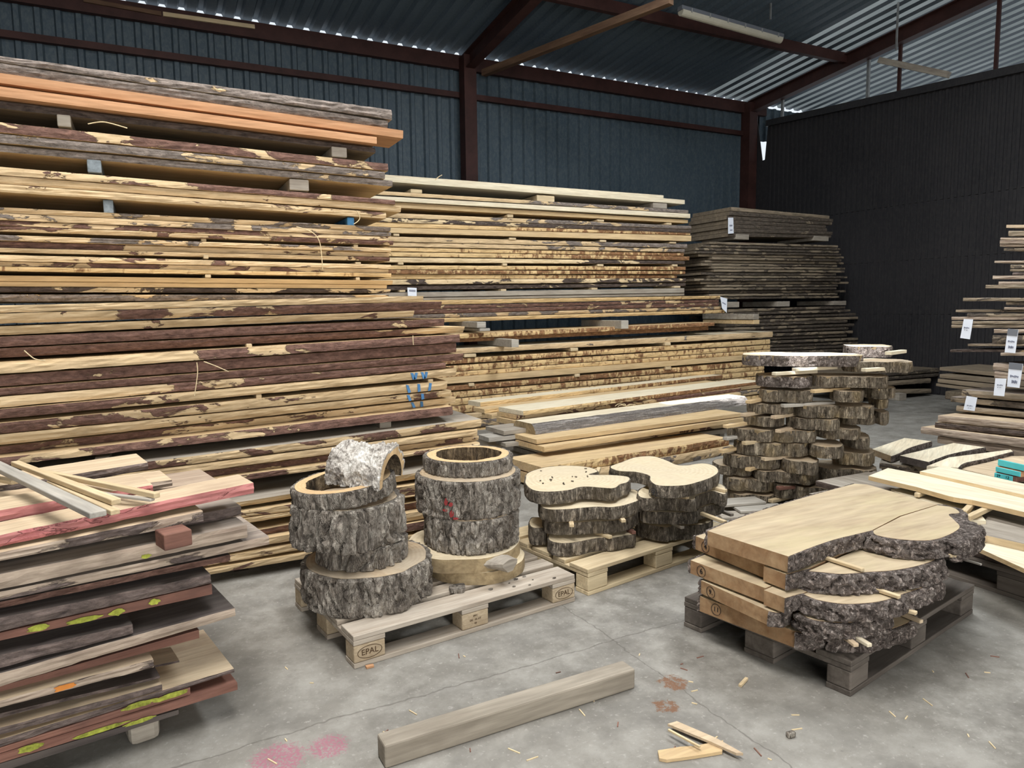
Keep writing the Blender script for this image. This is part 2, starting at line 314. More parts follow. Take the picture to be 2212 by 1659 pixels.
# ------------------------------------------------------------------ slices, rounds, pallets
def resample(pts, sp):
    """closed outline; bark segments follow a smooth curve, cut segments stay straight. -> [(x, y, isbark)]"""
    n = len(pts); out = []
    for i in range(n):
        p0, p1, p2, p3 = (pts[(i + k) % n] for k in (-1, 0, 1, 2)); bk = p1[2]
        L = math.hypot(p2[0] - p1[0], p2[1] - p1[1]); k = max(1, int(L / sp))
        a = p0 if pts[(i - 1) % n][2] else p1; b = p3 if p2[2] else p2
        for j in range(k):
            t = j / k
            if bk:
                f = lambda q0, q1, q2, q3: .5 * (2 * q1 + (q2 - q0) * t + (2 * q0 - 5 * q1 + 4 * q2 - q3) * t * t + (3 * q1 - q0 - 3 * q2 + q3) * t ** 3)
                out.append((f(a[0], p1[0], p2[0], b[0]), f(a[1], p1[1], p2[1], b[1]), 1))
            else: out.append((p1[0] + (p2[0] - p1[0]) * t, p1[1] + (p2[1] - p1[1]) * t, 0))
    return out
def shell(run, closed, h, bt, amp, fr, vs_, M, sd, flare=0.0):
    """bark shell along outline points [(x, y, nx, ny)] from z=0 to h, with real furrows"""
    vs, fs = [], []; N = len(run); arc = 0
    for i, (x, y, nx, ny) in enumerate(run):
        if i: arc += math.hypot(x - run[i - 1][0], y - run[i - 1][1])
        vs += [(x - nx * .004, y - ny * .004, h - .0015), (x - nx * .004, y - ny * .004, .0015)]
        for r in range(M + 1):
            k = r / M; z = h * k; q = Vector((x * fr, y * fr, z * fr * vs_ + sd))
            n_ = noise.noise(q) + .35 * noise.noise(q * 2.3); f = min(1.0, abs(n_) * 3.6) ** .7; g = noise.noise(q * 3.1); d = bt + amp * (1.15 * f - .55 + .35 * g) + flare * (1 - k)
            if r in (0, M): d -= amp * .35; z += (.35 if r else -.0) * .006 * noise.noise(q * 1.9)
            d = max(.002, d); vs.append((x + nx * d, y + ny * d, z))
    K = M + 3; last = N if closed else N - 1
    for i in range(last):
        a, b = i * K, ((i + 1) % N) * K
        for r in range(M): fs.append((a + 2 + r, b + 2 + r, b + 3 + r, a + 3 + r))
        fs += [(a + 2 + M, b + 2 + M, b, a), (a + 1, b + 1, b + 2, a + 2), (a, b, b + 1, a + 1)]
    if not closed:
        fs.append(tuple([1] + [2 + r for r in range(M + 1)] + [0])); e = (N - 1) * K; fs.append(tuple([e] + [e + 2 + r for r in range(M, -1, -1)] + [e + 1]))
    return vs, fs
def slab(name, pts, z1, th, mtop='end', mside='slabend', mbark='bark2', bt=.008, amp=.008, fr=30, vsq=.3, sp=.014, M=6, rot=None, taper=0.0, tilt=None, flare=0.0):
    rs = resample(pts, sp); n = len(rs); cx = sum(p[0] for p in rs) / n; cy = sum(p[1] for p in rs) / n
    if sum(rs[i][0] * rs[(i + 1) % n][1] - rs[(i + 1) % n][0] * rs[i][1] for i in range(n)) < 0:
        rs = [(rs[-i % n][0], rs[-i % n][1], rs[(-i - 1) % n][2]) for i in range(n)]
    rz = rot or 0; c, s = math.cos(-rz), math.sin(-rz)
    L = [((x - cx) * c - (y - cy) * s, (x - cx) * s + (y - cy) * c, b) for x, y, b in rs]
    vs = [(x, y, 0) for x, y, b in L] + [(x * (1 - taper), y * (1 - taper), th) for x, y, b in L]
    fs = [tuple(range(n - 1, -1, -1)), tuple(range(n, 2 * n))]; mi = [0, 0]
    for i in range(n): j = (i + 1) % n; fs.append((i, j, n + j, n + i)); mi.append(1)
    o = mesh(name, vs, fs, [mtop, mside], None, (cx, cy, z1 - th), rz, mi)
    nr = []
    for i in range(n):
        a, b = L[i - 1], L[(i + 1) % n]; dx, dy = b[0] - a[0], b[1] - a[1]; l = math.hypot(dx, dy) or 1; nr.append((dy / l, -dx / l))
    P = [(L[i][0], L[i][1], *nr[i]) for i in range(n)]; runs = []
    if mbark:
        if all(p[2] for p in L): runs = [(P, True)]
        else:
            st = next(i for i in range(n) if not L[i - 1][2] and L[i][2]) if any(p[2] for p in L) else None
            if st is not None:
                cur = []
                for k in range(n + 1):
                    i = (st + k) % n; prev = L[(i - 1) % n][2]
                    if k and not L[i][2] and prev: cur.append(P[i]); runs.append((cur, False)); cur = []
                    elif L[i][2] and k < n: cur.append(P[i])
                if len(cur) > 2: runs.append((cur, False))
    for r, cl in runs:
        if len(r) < 3: continue
        v, f = shell(r, cl, th, bt, amp, fr, vsq, M, random.random() * 50, flare); mesh('bark', v, f, mbark, o, smooth=False)
    if tilt: o.rotation_euler = (tilt[0], tilt[1], rz)
    return o
def spx(pts, z, off=(0, 0), sc=1.0):
    r = []
    for p in pts:
        q = onz(off[0] + p[0] * sc, off[1] + p[1] * sc, z); r.append((q.x, q.y, p[2] if len(p) > 2 else 1))
    return r
def circ(cx, cy, r, sq=1.0, wob=.03, n=26, sd=0, ph=0):
    out = []
    for i in range(n):
        t = 2 * PI * i / n; k = r * (1 + wob * nz(math.cos(t) * 1.6 + sd, math.sin(t) * 1.6, sd) + wob * .6 * nz(math.cos(t) * 4 + sd, math.sin(t) * 4, 3)); x, y = k * math.cos(t), k * sq * math.sin(t)
        out.append((cx + x * math.cos(ph) - y * math.sin(ph), cy + x * math.sin(ph) + y * math.cos(ph), 1))
    return out
def hollow(name, cx, cy, r, rin, z0, h, tilt, sd, mend='endfresh'):
    n = 220; vs, fs, mi = [], [], []; lo, li = [], []
    for i in range(n):
        t = 2 * PI * i / n; a = r * (1 + .04 * nz(math.cos(t) * 1.5 + sd, math.sin(t) * 1.5, sd)); b = rin * (1 + .10 * nz(math.cos(t) * 2 + sd, math.sin(t) * 2, 8) + .03 * nz(math.cos(t) * 9, math.sin(t) * 9, sd))
        lo.append((a * math.cos(t), a * math.sin(t))); li.append((b * math.cos(t), b * math.sin(t)))
        for z in (0, h): vs += [(*lo[-1], z), (*li[-1], z)]
    R = 5; base = len(vs)
    for i in range(n):
        t = 2 * PI * i / n
        for r_ in range(1, R): k = r_ / R; d = 1 + .05 * nz(math.cos(t) * 11, math.sin(t) * 11, k * 1.5 + sd); vs.append((li[i][0] * d, li[i][1] * d, h * k))
    for i in range(n):
        j = (i + 1) % n; a, b = 4 * i, 4 * j; fs += [(a + 2, b + 2, b + 3, a + 3), (a, a + 1, b + 1, b), (a, b, b + 2, a + 2)]; mi += [0, 0, 0]
        ci = [a + 1] + [base + i * (R - 1) + k for k in range(R - 1)] + [a + 3]; cj = [b + 1] + [base + j * (R - 1) + k for k in range(R - 1)] + [b + 3]
        for k in range(R): fs.append((ci[k], ci[k + 1], cj[k + 1], cj[k])); mi.append(1)
    o = mesh(name, vs, fs, [mend, 'hollow'], None, (cx, cy, z0), 0, mi)
    run = [(x, y, x / math.hypot(x, y), y / math.hypot(x, y)) for x, y in lo]; v, f = shell(run, True, h, .012, .016, 24, .3, 9, sd * 3); mesh('bark', v, f, 'bark', o)
    o.rotation_euler = (tilt[0], tilt[1], 0); return o
def txt(name, s, size, parent, M4, mat, ex=.0006):
    cu = D.curves.new(name, 'FONT'); cu.body = s; cu.size = size; cu.align_x = 'CENTER'; cu.align_y = 'CENTER'; cu.extrude = ex; cu.resolution_u = 3
    tmp = D.objects.new(name, cu); COL.objects.link(tmp); dg = bpy.context.evaluated_depsgraph_get(); me = D.meshes.new_from_object(tmp.evaluated_get(dg)); COL.objects.unlink(tmp); D.objects.remove(tmp)
    me.materials.clear(); me.materials.append(MT[mat]); o = D.objects.new(name, me); COL.objects.link(o); o.parent = parent; o.matrix_local = M4; return o
def ring(name, a, b, w, parent, M4, mat):
    n = 40; vs, fs = [], []
    for i in range(n):
        t = 2 * PI * i / n
        for k, z in ((1, 0), (1, .0012), (0, .0012), (0, 0)): vs.append(((a + w * k) * math.cos(t), (b + w * k) * math.sin(t), z))
    for i in range(n):
        p, q = 4 * i, 4 * ((i + 1) % n)
        for k in range(4): fs.append((p + k, p + (k + 1) % 4, q + (k + 1) % 4, q + k))
    o = mesh(name, vs, fs, mat, parent); o.matrix_local = M4; return o
FACE = Matrix(((1, 0, 0, 0), (0, 0, -1, 0), (0, 1, 0, 0), (0, 0, 0, 1)))       # text facing local -Y
def facing(x, y, z): return Matrix.Translation((x, y, z)) @ FACE

def pallet(loc, rz, label, mt, mb, stamps=False, old=0):
    p = empty('pallet', loc, rz); tag(p, label, 'pallet', 'flat wooden pallets')
    def jj(a): return random.uniform(-a, a)
    y = 0; ys = []
    for w, g in zip((.145, .10, .145, .10, .145), (.04125,) * 5): ys.append((y, w)); y += w + g
    for y, w in ys: bx('deck_board', (jj(.004), 1.2 + jj(.004), y, y + w, .122, .144), mt, p, bv=.003)
    for x in (0, .5275, 1.055): bx('stringer_board', (x, x + .145, 0, .8, .100, .1215), mt, p, bv=.003)
    for bi, (y, w) in enumerate(((0, .10), (.3275, .145), (.70, .10))):
        bx('skid_board', (0, 1.2, y, y + w, 0, .022), mt, p, bv=.003)
        for xi, x in enumerate((0, .5275, 1.055)):
            b = bx('block', (x + .001, x + .144, y + .001, y + w - .001, .0225, .0995), mb, p, bv=.006)
            if stamps and bi == 0:
                if xi != 1:
                    ring('stamp_oval', .054, .026, .0022, b, facing(x + .072, y - .0002, .061), 'brand'); txt('stamp_text', 'EPAL', .036, b, facing(x + .072, y - .0002, .061), 'brand')
                else:
                    for k, t_ in enumerate(('IPPC', 'DE - 05 HT', '43')): txt('stamp_text', t_, .013, b, facing(x + .072, y - .0002, .080 - k * .018), 'brand')
    return p
def bar(name, a, b, w, h, mat, label, cat, group=None, bv=.003):
    """a batten between two points (centre line of its underside)"""
    a, b = Vector(a), Vector(b); d = b - a; L = d.length; rz = math.atan2(d.y, d.x); o = bx(name, (0, L, -w / 2, w / 2, 0, h), mat, None, a, rz, bv); o.rotation_euler = (0, -math.asin(d.z / L), rz)
    return tag(o, label, cat, group) if label else o
def patch(name, pts, mat, parent, ax):
    """thin paint patch on a board's front: pts in (local x, local z)"""
    n = len(pts); vs = [(x, ax, z) for x, z in pts] + [(x, ax + .004, z) for x, z in pts]; fs = [tuple(range(n)), tuple(range(2 * n - 1, n - 1, -1))] + [(i, n + i, n + (i + 1) % n, (i + 1) % n) for i in range(n)]
    return mesh(name, vs, fs, mat, parent)
def blob(x, z, a, b, n=22, sd=0):
    return [(x + a * math.cos(t) * (1 + .5 * nz(math.cos(t) * 2.5 + sd, math.sin(t) * 2.5, sd)), z + b * math.sin(t) * (1 + .5 * nz(math.cos(t) * 2.5 + sd, math.sin(t) * 2.5, sd + 5))) for t in (2 * PI * i / n for i in range(n))]

# ------------------------------------------------------------------ the shed
YW = XR = 11.6; ZE = 5.70; PIT = .10
def roofz(y): return ZE + .09 + PIT * (YW - y)
def corr(name, mat, u0, u1, pitch, dep, fn, wide=.55, slope=.10):
    """trapezoid sheet: fn(u, d) -> two 3D points (start and end of one fold line)"""
    vs, fs = [], []; u = u0
    while u < u1:
        for k, d in ((0, 0), (wide, 0), (wide + slope, dep), (1 - slope, dep)): vs += list(fn(u + k * pitch, d))
        u += pitch
    for i in range(0, len(vs) - 2, 2): fs.append((i, i + 1, i + 3, i + 2))
    return struct(mesh(name, vs, fs, mat))
vs, fs = [], []; box(vs, fs, -9, 22, -9, 14, -.3, 0); struct(mesh('floor', vs, fs, 'floor'))
corr('wall_back', 'sheet', -9, XR + .1, .235, .045, lambda u, d: ((u, YW - d, 0), (u, YW - d, ZE - .02)))
up_ = corr('wall_back_upper', 'sheet', XR + .1, 22, .235, .045, lambda u, d: ((u, YW - d, 5.02), (u, YW - d, ZE + .03)))
def rsheet(name, mats, x0, x1, y0, y1, parent=None):
    """trapezoid roof sheet; mats = (flat, flank and crown)"""
    vs, fs, mi = [], [], []; n = int(round((x1 - x0) / .25))
    for i in range(n + 1):
        for k, d in ((0, 0), (.5, 0), (.62, .055), (.88, .055))[:4 if i < n else 1]:
            x = x0 + (i + k) * .25; vs += [(x, y0, roofz(y0) + d), (x, y1, roofz(y1) + d)]
    for i in range(0, len(vs) - 2, 2): fs.append((i, i + 1, i + 3, i + 2)); mi.append(0 if (i // 2) % 4 == 0 else 1)
    o = mesh(name, vs, fs, list(mats), parent, mi=mi); return struct(o) if not parent else o
RO = ('roof', 'roof'); YE = YW + .03; H1, H2 = (3.25, 5.0, 4.02, 4.32), (2.5, 3.5, 1.62, 2.15)
ce = rsheet('ceiling', RO, -9, 2.5, -7, YE)
for q in ((2.5, 3.5, -7, H2[2]), (2.5, 3.25, H2[3], YE), (3.25, 3.5, H2[3], H1[2]), (3.25, 3.5, H1[3], YE), (3.5, 5.0, -7, H1[2]), (3.5, 5.0, H1[3], YE), (5.0, 10.25, -7, YE)): rsheet('roof_sheet', RO, *q, ce)
rsheet('trim_1', ('roof', 'rooflight'), 10.25, 11.5, -7, YE); rsheet('trim_2', ('roof', 'rooflight'), 11.5, 22, -7, YE)  # opaque flats, translucent folds: light and dark banding of the corrugation put into materials
vs, fs = [], []; box(vs, fs, -9.1, -9, -7, 12, 0, 8.2); struct(mesh('wall_lightblock_left', vs, fs, 'sheet'))  # unseen side wall added to block outside light
vs, fs = [], []; box(vs, fs, -9, -4.2, -7.1, -7, 0, 8.2); box(vs, fs, 5.2, 22, -7.1, -7, 0, 8.2); box(vs, fs, -4.2, 5.2, -7.1, -7, 4.6, 8.2); struct(mesh('wall_front', vs, fs, 'sheet'))
# dark partition on the right, its top sloping, a wedge-shaped gap beside the corner post
gt = [onx(x, y, XR) for x, y in ((1660, 262), (1652, 345), (1646, 345), (1636, 262))]; pt = onx(2212, 140, XR)
def poly(pts, t=.02): n = len(pts); return [(XR, p[0], p[1]) for p in pts] + [(XR + t, p[0], p[1]) for p in pts], [tuple(range(n)), tuple(range(2 * n - 1, n - 1, -1))] + [(i, n + i, n + (i + 1) % n, (i + 1) % n) for i in range(n)]
def pz(y): return gt[0].z + (pt.z - gt[0].z) * (gt[0].y - y) / (gt[0].y - pt.y)
W_ = struct(mesh('wall_right', *poly([(gt[2].y, 0), (gt[2].y, gt[2].z - .02), (gt[1].y, gt[1].z), (gt[0].y, gt[0].z), (-7, pz(-7)), (-7, 0)]), 'darkwall'))
mesh('wall_panel', *poly([(YW - .02, 0), (YW - .02, gt[3].z), (gt[3].y, gt[3].z), (gt[2].y, gt[2].z), (gt[2].y, 0)]), 'darkwall', W_)
vs, fs = [], []                                                       # vertical ribs and the overlaps of the sheets
y = -6.9
while y < 11.0:
    for z0, z1 in ((.02, 1.32), (1.33, 2.24), (2.25, 3.18), (3.19, pz(y) - .02)): box(vs, fs, XR - .012 - .006 * (z0 < 1.3 or z0 > 3), XR, y, y + .045, z0, z1)
    y += .11
mesh('wall_ribs', vs, fs, 'darkwall', W_)
n0 = pz(11.0)
def ibeam(name, a, b, w, h, mat='rust', up=Vector((0, 0, 1))):
    a, b = Vector(a), Vector(b); d = (b - a); L = d.length; d.normalize(); s = d.cross(up).normalized(); u = s.cross(d); vs, fs = [], []
    box(vs, fs, 0, L, -w / 2, w / 2, -h / 2, -h / 2 + .014); box(vs, fs, 0, L, -w / 2, w / 2, h / 2 - .014, h / 2); box(vs, fs, 0, L, -.006, .006, -h / 2 + .014, h / 2 - .014)
    o = mesh(name, vs, fs, mat); o.matrix_world = Matrix((d, s, u)).transposed().to_4x4() @ Matrix.Identity(4); o.matrix_world.translation = a; return o
def cbox(name, a, b, w, h, mat):
    a, b = Vector(a), Vector(b); d = (b - a); L = d.length; d.normalize(); s = d.cross(Vector((0, 0, 1))).normalized(); u = s.cross(d); vs, fs = [], []
    box(vs, fs, 0, L, -w / 2, w / 2, -h / 2, h / 2); o = mesh(name, vs, fs, mat); mm = Matrix((d, s, u)).transposed().to_4x4(); mm.translation = a; o.matrix_world = mm; return o
xc = ony(1000, 300, YW).x
struct(bx('trim_3', (-9, 12, YW - .14, YW - .05, ZE - .18, ZE + .045), 'rust', bv=0))        # eave beam
struct(bx('trim_4', (-9, 11.55, YW - .13, YW - .05, 5.06, 5.15), 'rust', bv=0))              # wall rail
struct(bx('trim_5', (xc - .11, xc + .11, YW - .36, YW - .14, 0, ZE), 'rust', bv=0))          # post
struct(bx('trim_6', (XR - .24, XR - .02, YW - .30, YW - .06, 0, ZE), 'rust', bv=0))          # corner post
tag(ibeam('rafter', (xc, YW - .2, ZE - .10), (xc, -7, roofz(-7) - .20), .16, .26), 'red-brown steel rafter rising from the middle post', 'rafter', 'steel rafters')
tag(ibeam('rafter', (XR - .12, YW - .2, ZE - .08), (XR - .12, -7, roofz(-7) - .18), .16, .24), 'red-brown steel rafter above the dark partition wall', 'rafter', 'steel rafters')
for yy, lab in ((9.15, 'red-brown purlin nearest the back wall, behind the strip light'), (6.6, 'red-brown purlin second from the back wall'),):
    tag(bx('purlin', (-9, XR, yy - .045, yy + .045, roofz(yy) - .20, roofz(yy) - .03), 'rust', bv=0), lab, 'purlin', 'roof purlins')
bp = ony(1450, 0, 7.6); tag(cbox('roof_brace', ony(1045, 158, YW - .4), bp, .10, .10, 'brace'), 'brown diagonal timber brace from the middle post up to the roof', 'brace')
e0, e1 = ony(180, -4, YW - .16), ony(550, 55, YW - .16)
tag(cbox('wall_batten', e0 - Vector((0, 0, .02)), ony(350, 27, YW - .16) - Vector((.01, 0, .02)), .03, .055, 'brace'), 'thin light timber batten under the eave beam, end by the wall edge', 'batten', 'eave battens')
tag(cbox('wall_batten', ony(352, 27, YW - .16) - Vector((0, 0, .02)), e1 - Vector((0, 0, .02)), .03, .055, 'stick'), 'thin light timber batten under the eave beam, end nearer the middle post', 'batten', 'eave battens')
tag(cbox('partition_top_rail', (XR - .03, gt[0].y, gt[0].z - .05), (XR - .03, -6.9, pz(-6.9) - .05), .10, .12, 'darkwall'), 'dark sloping rail along the top of the partition', 'rail')
a, b = ony(2000, 312, 0.1) if False else onx(2030, 160, XR - .08), onx(2212, 142, XR - .08)
for i, (x, y0, y1) in enumerate(((1940, 100, 230), (1690, 160, 250), (2152, 30, 130), (1876, 50, 160))):
    q = onx(x, y1, XR - .05); tq = roofz(q.y) - .02; o = bx('hanger_strap', (q.x - .02, q.x + .02, q.y - .025, q.y + .025, pz(q.y) - .1, tq), 'rust' if i % 2 == 0 else 'galv', bv=0)
    tag(o, ('dark slotted hanger strap above the partition, third from the corner', 'short steel hanger strap above the partition, nearest the corner', 'dark slotted hanger strap above the partition, farthest from the corner', 'thin steel hanger strap above the partition, second from the corner')[i], 'hanger', 'hanger straps above the partition')
h1 = onx(1900, 130, XR - .25); h2 = onx(2050, 162, XR - .05)
tag(cbox('timber_rail', h1, h2, .10, .09, 'greywood'), 'short brown timber rail hung over the partition', 'rail')
# strip light and hanging rods
f0, f1 = ony(1468, 22, 8.3), ony(1688, 84, 8.3); fl = empty('strip_light', f0); fl.rotation_euler = (0, math.atan2(f0.z - f1.z, (f1 - f0).length), 0); L = (f1 - f0).length
tag(fl, 'long unlit fluorescent strip light hung under the roof', 'lamp'); bx('lamp_housing', (0, L, -.055, .055, .0, .06), 'lampbody', fl, bv=.01)
vs, fs = [], []
for i in range(9):
    t = PI * i / 8
    for x in (.02, L - .02): vs.append((x, -.06 * math.cos(t), -.075 * math.sin(t)))
for i in range(8): fs.append((2 * i, 2 * i + 1, 2 * i + 3, 2 * i + 2))
fs += [tuple(range(0, 18, 2)), tuple(range(17, 0, -2)), (0, 16, 17, 1)]; mesh('diffuser', vs, fs, 'diff', fl)
for k in range(6): bx('clip', (L * (.08 + .17 * k), L * (.08 + .17 * k) + .02, -.068, -.058, -.015, .04), 'galv', fl, bv=0)
for i, (x, yb) in enumerate(((1664, 42), (1936, 108))):
    q = ony(x, yb, 8.35 if i == 0 else 7.6); o = bx('hanging_rod', (q.x - .012, q.x + .012, q.y - .012, q.y + .012, q.z, roofz(q.y) - .01), 'galv', bv=0)
    tag(o, ('thin pale rod hanging from the roof above the strip light', 'thin pale rod hanging from the roof by the partition rafter')[i], 'rod')

# ------------------------------------------------------------------ the long stacks
X0 = (0., 0.)
U = dict(P=(0, 4.78), ang=0, W=.8, ext=.7, phrase='in the tall upper stack topped with orange planks', group='boards of the tall upper stack', e='e_bark', jit=1.7, lean=(-.01, .02))
stack(U, [
 (0, 120, 135, 845, 238, 260, dict(e='e_grey', b=(.75, .8), m='greywood', rough=2.2, look='rough grey bark-covered slab')),
 (0, 136, 157, 838, 261, 276, dict(e='e_grey', b=(.8, .9), rough=1.5, look='dark grey bark-edged')),
 (0, 157.5, 178.5, 871, 282, 298.5, dict(e=None, m='orange', W=.33, look='longer orange square-sawn', off=-.03)),
 (0, 186.5, 208, 814, 296, 310.5, dict(e=None, m='orange', W=.42, look='shorter orange square-sawn', off=-.03)),
 (0, 218, 235, 810, 320, 331, dict(e='e_dark', b=(.9, .8), m='dull', off=.03, look='dark underside-showing')),
 (0, 264, 287, 838, 353.5, 369.5, dict(b=(.55, .45))),
 (0, 289, 308, 832, 371, 386, dict(e='e_grey', b=(.95, .4))),
 (0, 313, 327, 848, 390.5, 403, dict(e='e_grey', b=(.95, .75))),
 (0, 360, 378, 853, 432.5, 443, dict(b=(.0, .95))),
 (0, 379, 396, 866, 444.5, 458, dict(b=(.1, .3), look='pale chipped-edge')),
 (0, 397, 414, 834, 459.5, 472, dict(b=(.05, .5), look='pale crumbly-edged')),
 (0, 447.5, 459, 844, 491, 501, dict(e='e_grey', b=(.3, .5))),
 (0, 460, 475, 845, 501, 511, dict(e='e_grey', b=(.5, .5))),
 (0, 476.5, 487, 838, 511.5, 520, dict(b=(.5, .6))),
 (0, 488, 499, 850, 520.5, 529.5, dict(b=(.3, .6))),
 (0, 507, 520, 845, 536, 545, dict(e='e_grey', b=(.55, .4))),
 (0, 521, 534, 841, 546, 555, dict(e='e_bark', b=(.8, .2), off=.03)),
 (0, 535, 544.5, 842, 556, 564, dict(b=(.2, .4))),
 (0, 550, 564, 844, 572, 581, dict(b=(.2, .25))),
 (0, 565, 575, 839, 582, 590, dict(b=(.7, .3), off=.03)),
 (0, 575.5, 585.5, 845, 590.5, 598.5, dict(b=(.3, .3), e='e_larch')),
 (0, 595, 607, 849, 606, 614.5, dict(e=None, m='sawn', off=-.015, look='bright cleanly sawn')),
 (0, 608, 618.5, 836, 615.5, 623.5, dict(e=None, m='sawn', look='lower clean sawn')),
 (0, 620, 631, 844, 625, 633, dict(e='e_dark', b=(.75, .5), off=.03)),
 (0, 636, 652, 840, 637, 647, dict(e='e_grey', b=(.6, .6))),
])
LT = dict(P=(0, 4.45), ang=0, W=.75, ext=.7, phrase='in the lower stack with blue paint marks', group='boards of the lower stack', e='e_bark', lean=(-.01, .04), jit=2)
stack(LT, [
 (0, 659.5, 676, 915, 639, 651, dict(b=(.0, .05), look='bright yellow bare-edged')),
 (0, 677, 700, 955, 651, 668, dict(b=(-.05, .95))),
 (0, 705, 725, 895, 671, 684, dict(b=(.15, .25), off=-.01)),
 (0, 727, 750, 960, 688, 704, dict(b=(.95, .8), off=.045, e='e_bark', look='deep-set dark red bark-edged')),
 (0, 753, 774, 1004, 705, 718.5, dict(e='e_bark', b=(.95, .5), off=.03)),
 (0, 783, 808, 993, 722, 739, dict(b=(-.1, .95))),
 (0, 811, 835, 986, 741, 761, dict(b=(.75, .85), off=.04)),
 (0, 839, 855.5, 1001, 763, 778, dict(b=(.85, .9), off=.02)),
 (0, 857, 881, 962, 782.5, 795, dict(b=(.0, 1.0))),
 (0, 884, 905, 986, 796, 812, dict(b=(.95, .0), off=.01, look='blue-marked bark-to-yellow')),
 (0, 914, 938, 967, 822.5, 841.5, dict(b=(.95, .0), look='blue-striped bark-to-yellow')),
 (0, 939.5, 963, 975, 843, 857, dict(b=(.0, .45))),
 (0, 965, 985, 985, 858, 873, dict(b=(.9, .2), off=.035)),
 (0, 986, 1006, 977, 876, 896, dict(b=(.6, .75), off=-.015)),
])
EB = dict(P=(0, 4.18), ang=0, W=.8, ext=.75, phrase='in the bottom pack behind the log rounds', group='boards of the bottom pack', e='e_bark', lean=(0, .03), jit=1.7)
stack(EB, [
 (440, 982, 1000, 1040, 905, 922, dict(b=(.85, .35), ext=1.9, off=.17, m='greywood', look='wide shade-grey-topped')),  # grey wood paints in the shade under the stack above
 (440, 1001, 1017, 1031, 926, 940, dict(b=(-.1, .0), ext=1.9, off=.17, look='bright yellow bare-edged')),
 (440, 1019, 1034, 1034, 941, 953, dict(b=(.8, .5), off=.21, ext=1.9)),
 (440, 1036, 1051, 1036, 954, 964, dict(b=(.6, .5), off=.17, ext=1.9)),
 (518, 1084, 1096, 916, 1019, 1034, dict(b=(.25, .3), exr=.34, ext=2.1, off=.06, m='greywood', look='thin crumbly')),  # grey wood puts the dimness of the gap into its top
 (532, 1104, 1118, 692, 1079, 1096, dict(b=(.6, .6), exr=1.0, ext=2.1, off=.05)),
 (541, 1119, 1130, 692, 1098, 1106, dict(b=(.1, .1), exr=1.0, ext=2.1, off=.02)),
 (566, 1143, 1163, 695, 1120, 1140, dict(b=(.9, .85), exr=1.0, ext=2.2, off=.05)),
 (580, 1164, 1177, 698, 1142, 1159, dict(b=(.0, .05), exr=1.0, ext=2.2, look='yellow bare-edged lower')),
 (499, 1198, 1214, 698, 1161, 1180, dict(b=(.3, .4), exr=1.0, ext=1.9, off=-.01)),
 (457, 1227, 1242, 672, 1192, 1207, dict(b=(.2, .2), exr=1.05, ext=1.9, off=-.02, look='ragged lowest yellow')),
])
F = dict(P=(0, 8.35), ang=0, W=.85, ext=.9, phrase='in the pale stack before the steel post', group='boards of the pale stack', e='e_larch', seg=.06)
stack(F, [
 (846, 379, 393, 1479, 432, 441, dict(e=None, m='white', look='long pale square-sawn', ext=.25)),
 (846, 414, 422, 1487, 454, 461, dict(e='e_grey', b=(.1, .7), W=.66, m='greywood')),
 (846, 425, 435, 1491, 462, 471, dict(e=None, m='white', off=-.03, look='whitest square-sawn')),
 (866, 437, 449, 1486, 475, 482, dict(e=None, m='sawn', look='second square-sawn')),
 (846, 460, 470, 1493, 488, 495, dict(e='e_grey', b=(.0, .8), off=-.015)),
 (846, 471, 480, 1491, 496, 503, dict(e='e_dark', b=(.4, .9))),
 (846, 481, 491, 1491, 503.5, 508, dict(b=(.0, .7))),
 (846, 492, 503, 1493, 509, 521, dict(e=None, m='sawn', off=-.02, look='thick square-sawn yellow')),
 (846, 511, 522, 1484, 527, 536, dict(e='e_grey', b=(.0, .8))),
 (850, 523, 532.5, 1479, 538, 545, dict(e='e_grey', b=(-.1, .6))),
 (846, 534, 543, 1477, 547, 553, dict(b=(.1, .7), off=.02)),
 (846, 544.5, 554, 1489, 554, 562, dict(b=(.1, .75), off=-.01)),
 (846, 556, 567, 1479, 564, 570.5, dict(e='e_dark', b=(-.2, .8))),
 (846, 573, 582, 1481, 576, 583.5, dict(b=(.1, .6))),
 (846, 583, 592, 1480, 586, 592, dict(b=(.7, .5))),
 (846, 593, 603, 1462, 594.5, 600.5, dict(b=(.0, .75), off=.02)),
 (846, 604, 615, 1482, 601, 609, dict(e='e_dark', b=(.35, .55))),
 (846, 617, 627, 1481, 611, 617.5, dict(e='e_dark', b=(.95, .6), off=.02)),
 (918, 631, 641.5, 1478, 622.5, 632, dict(e=None, m='greywood', off=-.02, look='greyish square-sawn')),
 (918, 643, 648, 1478, 633, 638, dict(e=None, m='greywood', look='thin greyish square-sawn')),
])
G = dict(P=(0, 8.28), ang=0, W=.7, ext=.9, phrase='in the thin pack under the pale stack', group='boards of the thin pack', e='e_larch', seg=.06, lean=(0, .02))
stack(G, [
 (960, 648, 658, 1556, 638.5, 645, dict(e='e_larch', b=(.0, .35), m='sawn')),
 (960, 659, 667, 1553, 647, 653, dict(e='e_bark', b=(.8, .6), off=.03)),
 (960, 668, 677, 1553, 654, 661, dict(e='e_bark', b=(.75, .6), off=.03)),
 (960, 678, 686, 1558, 662, 668, dict(e='e_grey', b=(.6, .4), off=.02)),
 (960, 687, 696, 1566, 669, 676, dict(e='e_larch', b=(-.1, .4), off=-.01)),
])
H = dict(P=(0, 8.0), ang=0, W=.68, ext=1.2, phrase='in the streaked larch pack behind the pale loose pile', group='boards of the larch pack', e='e_larch', seg=.06)
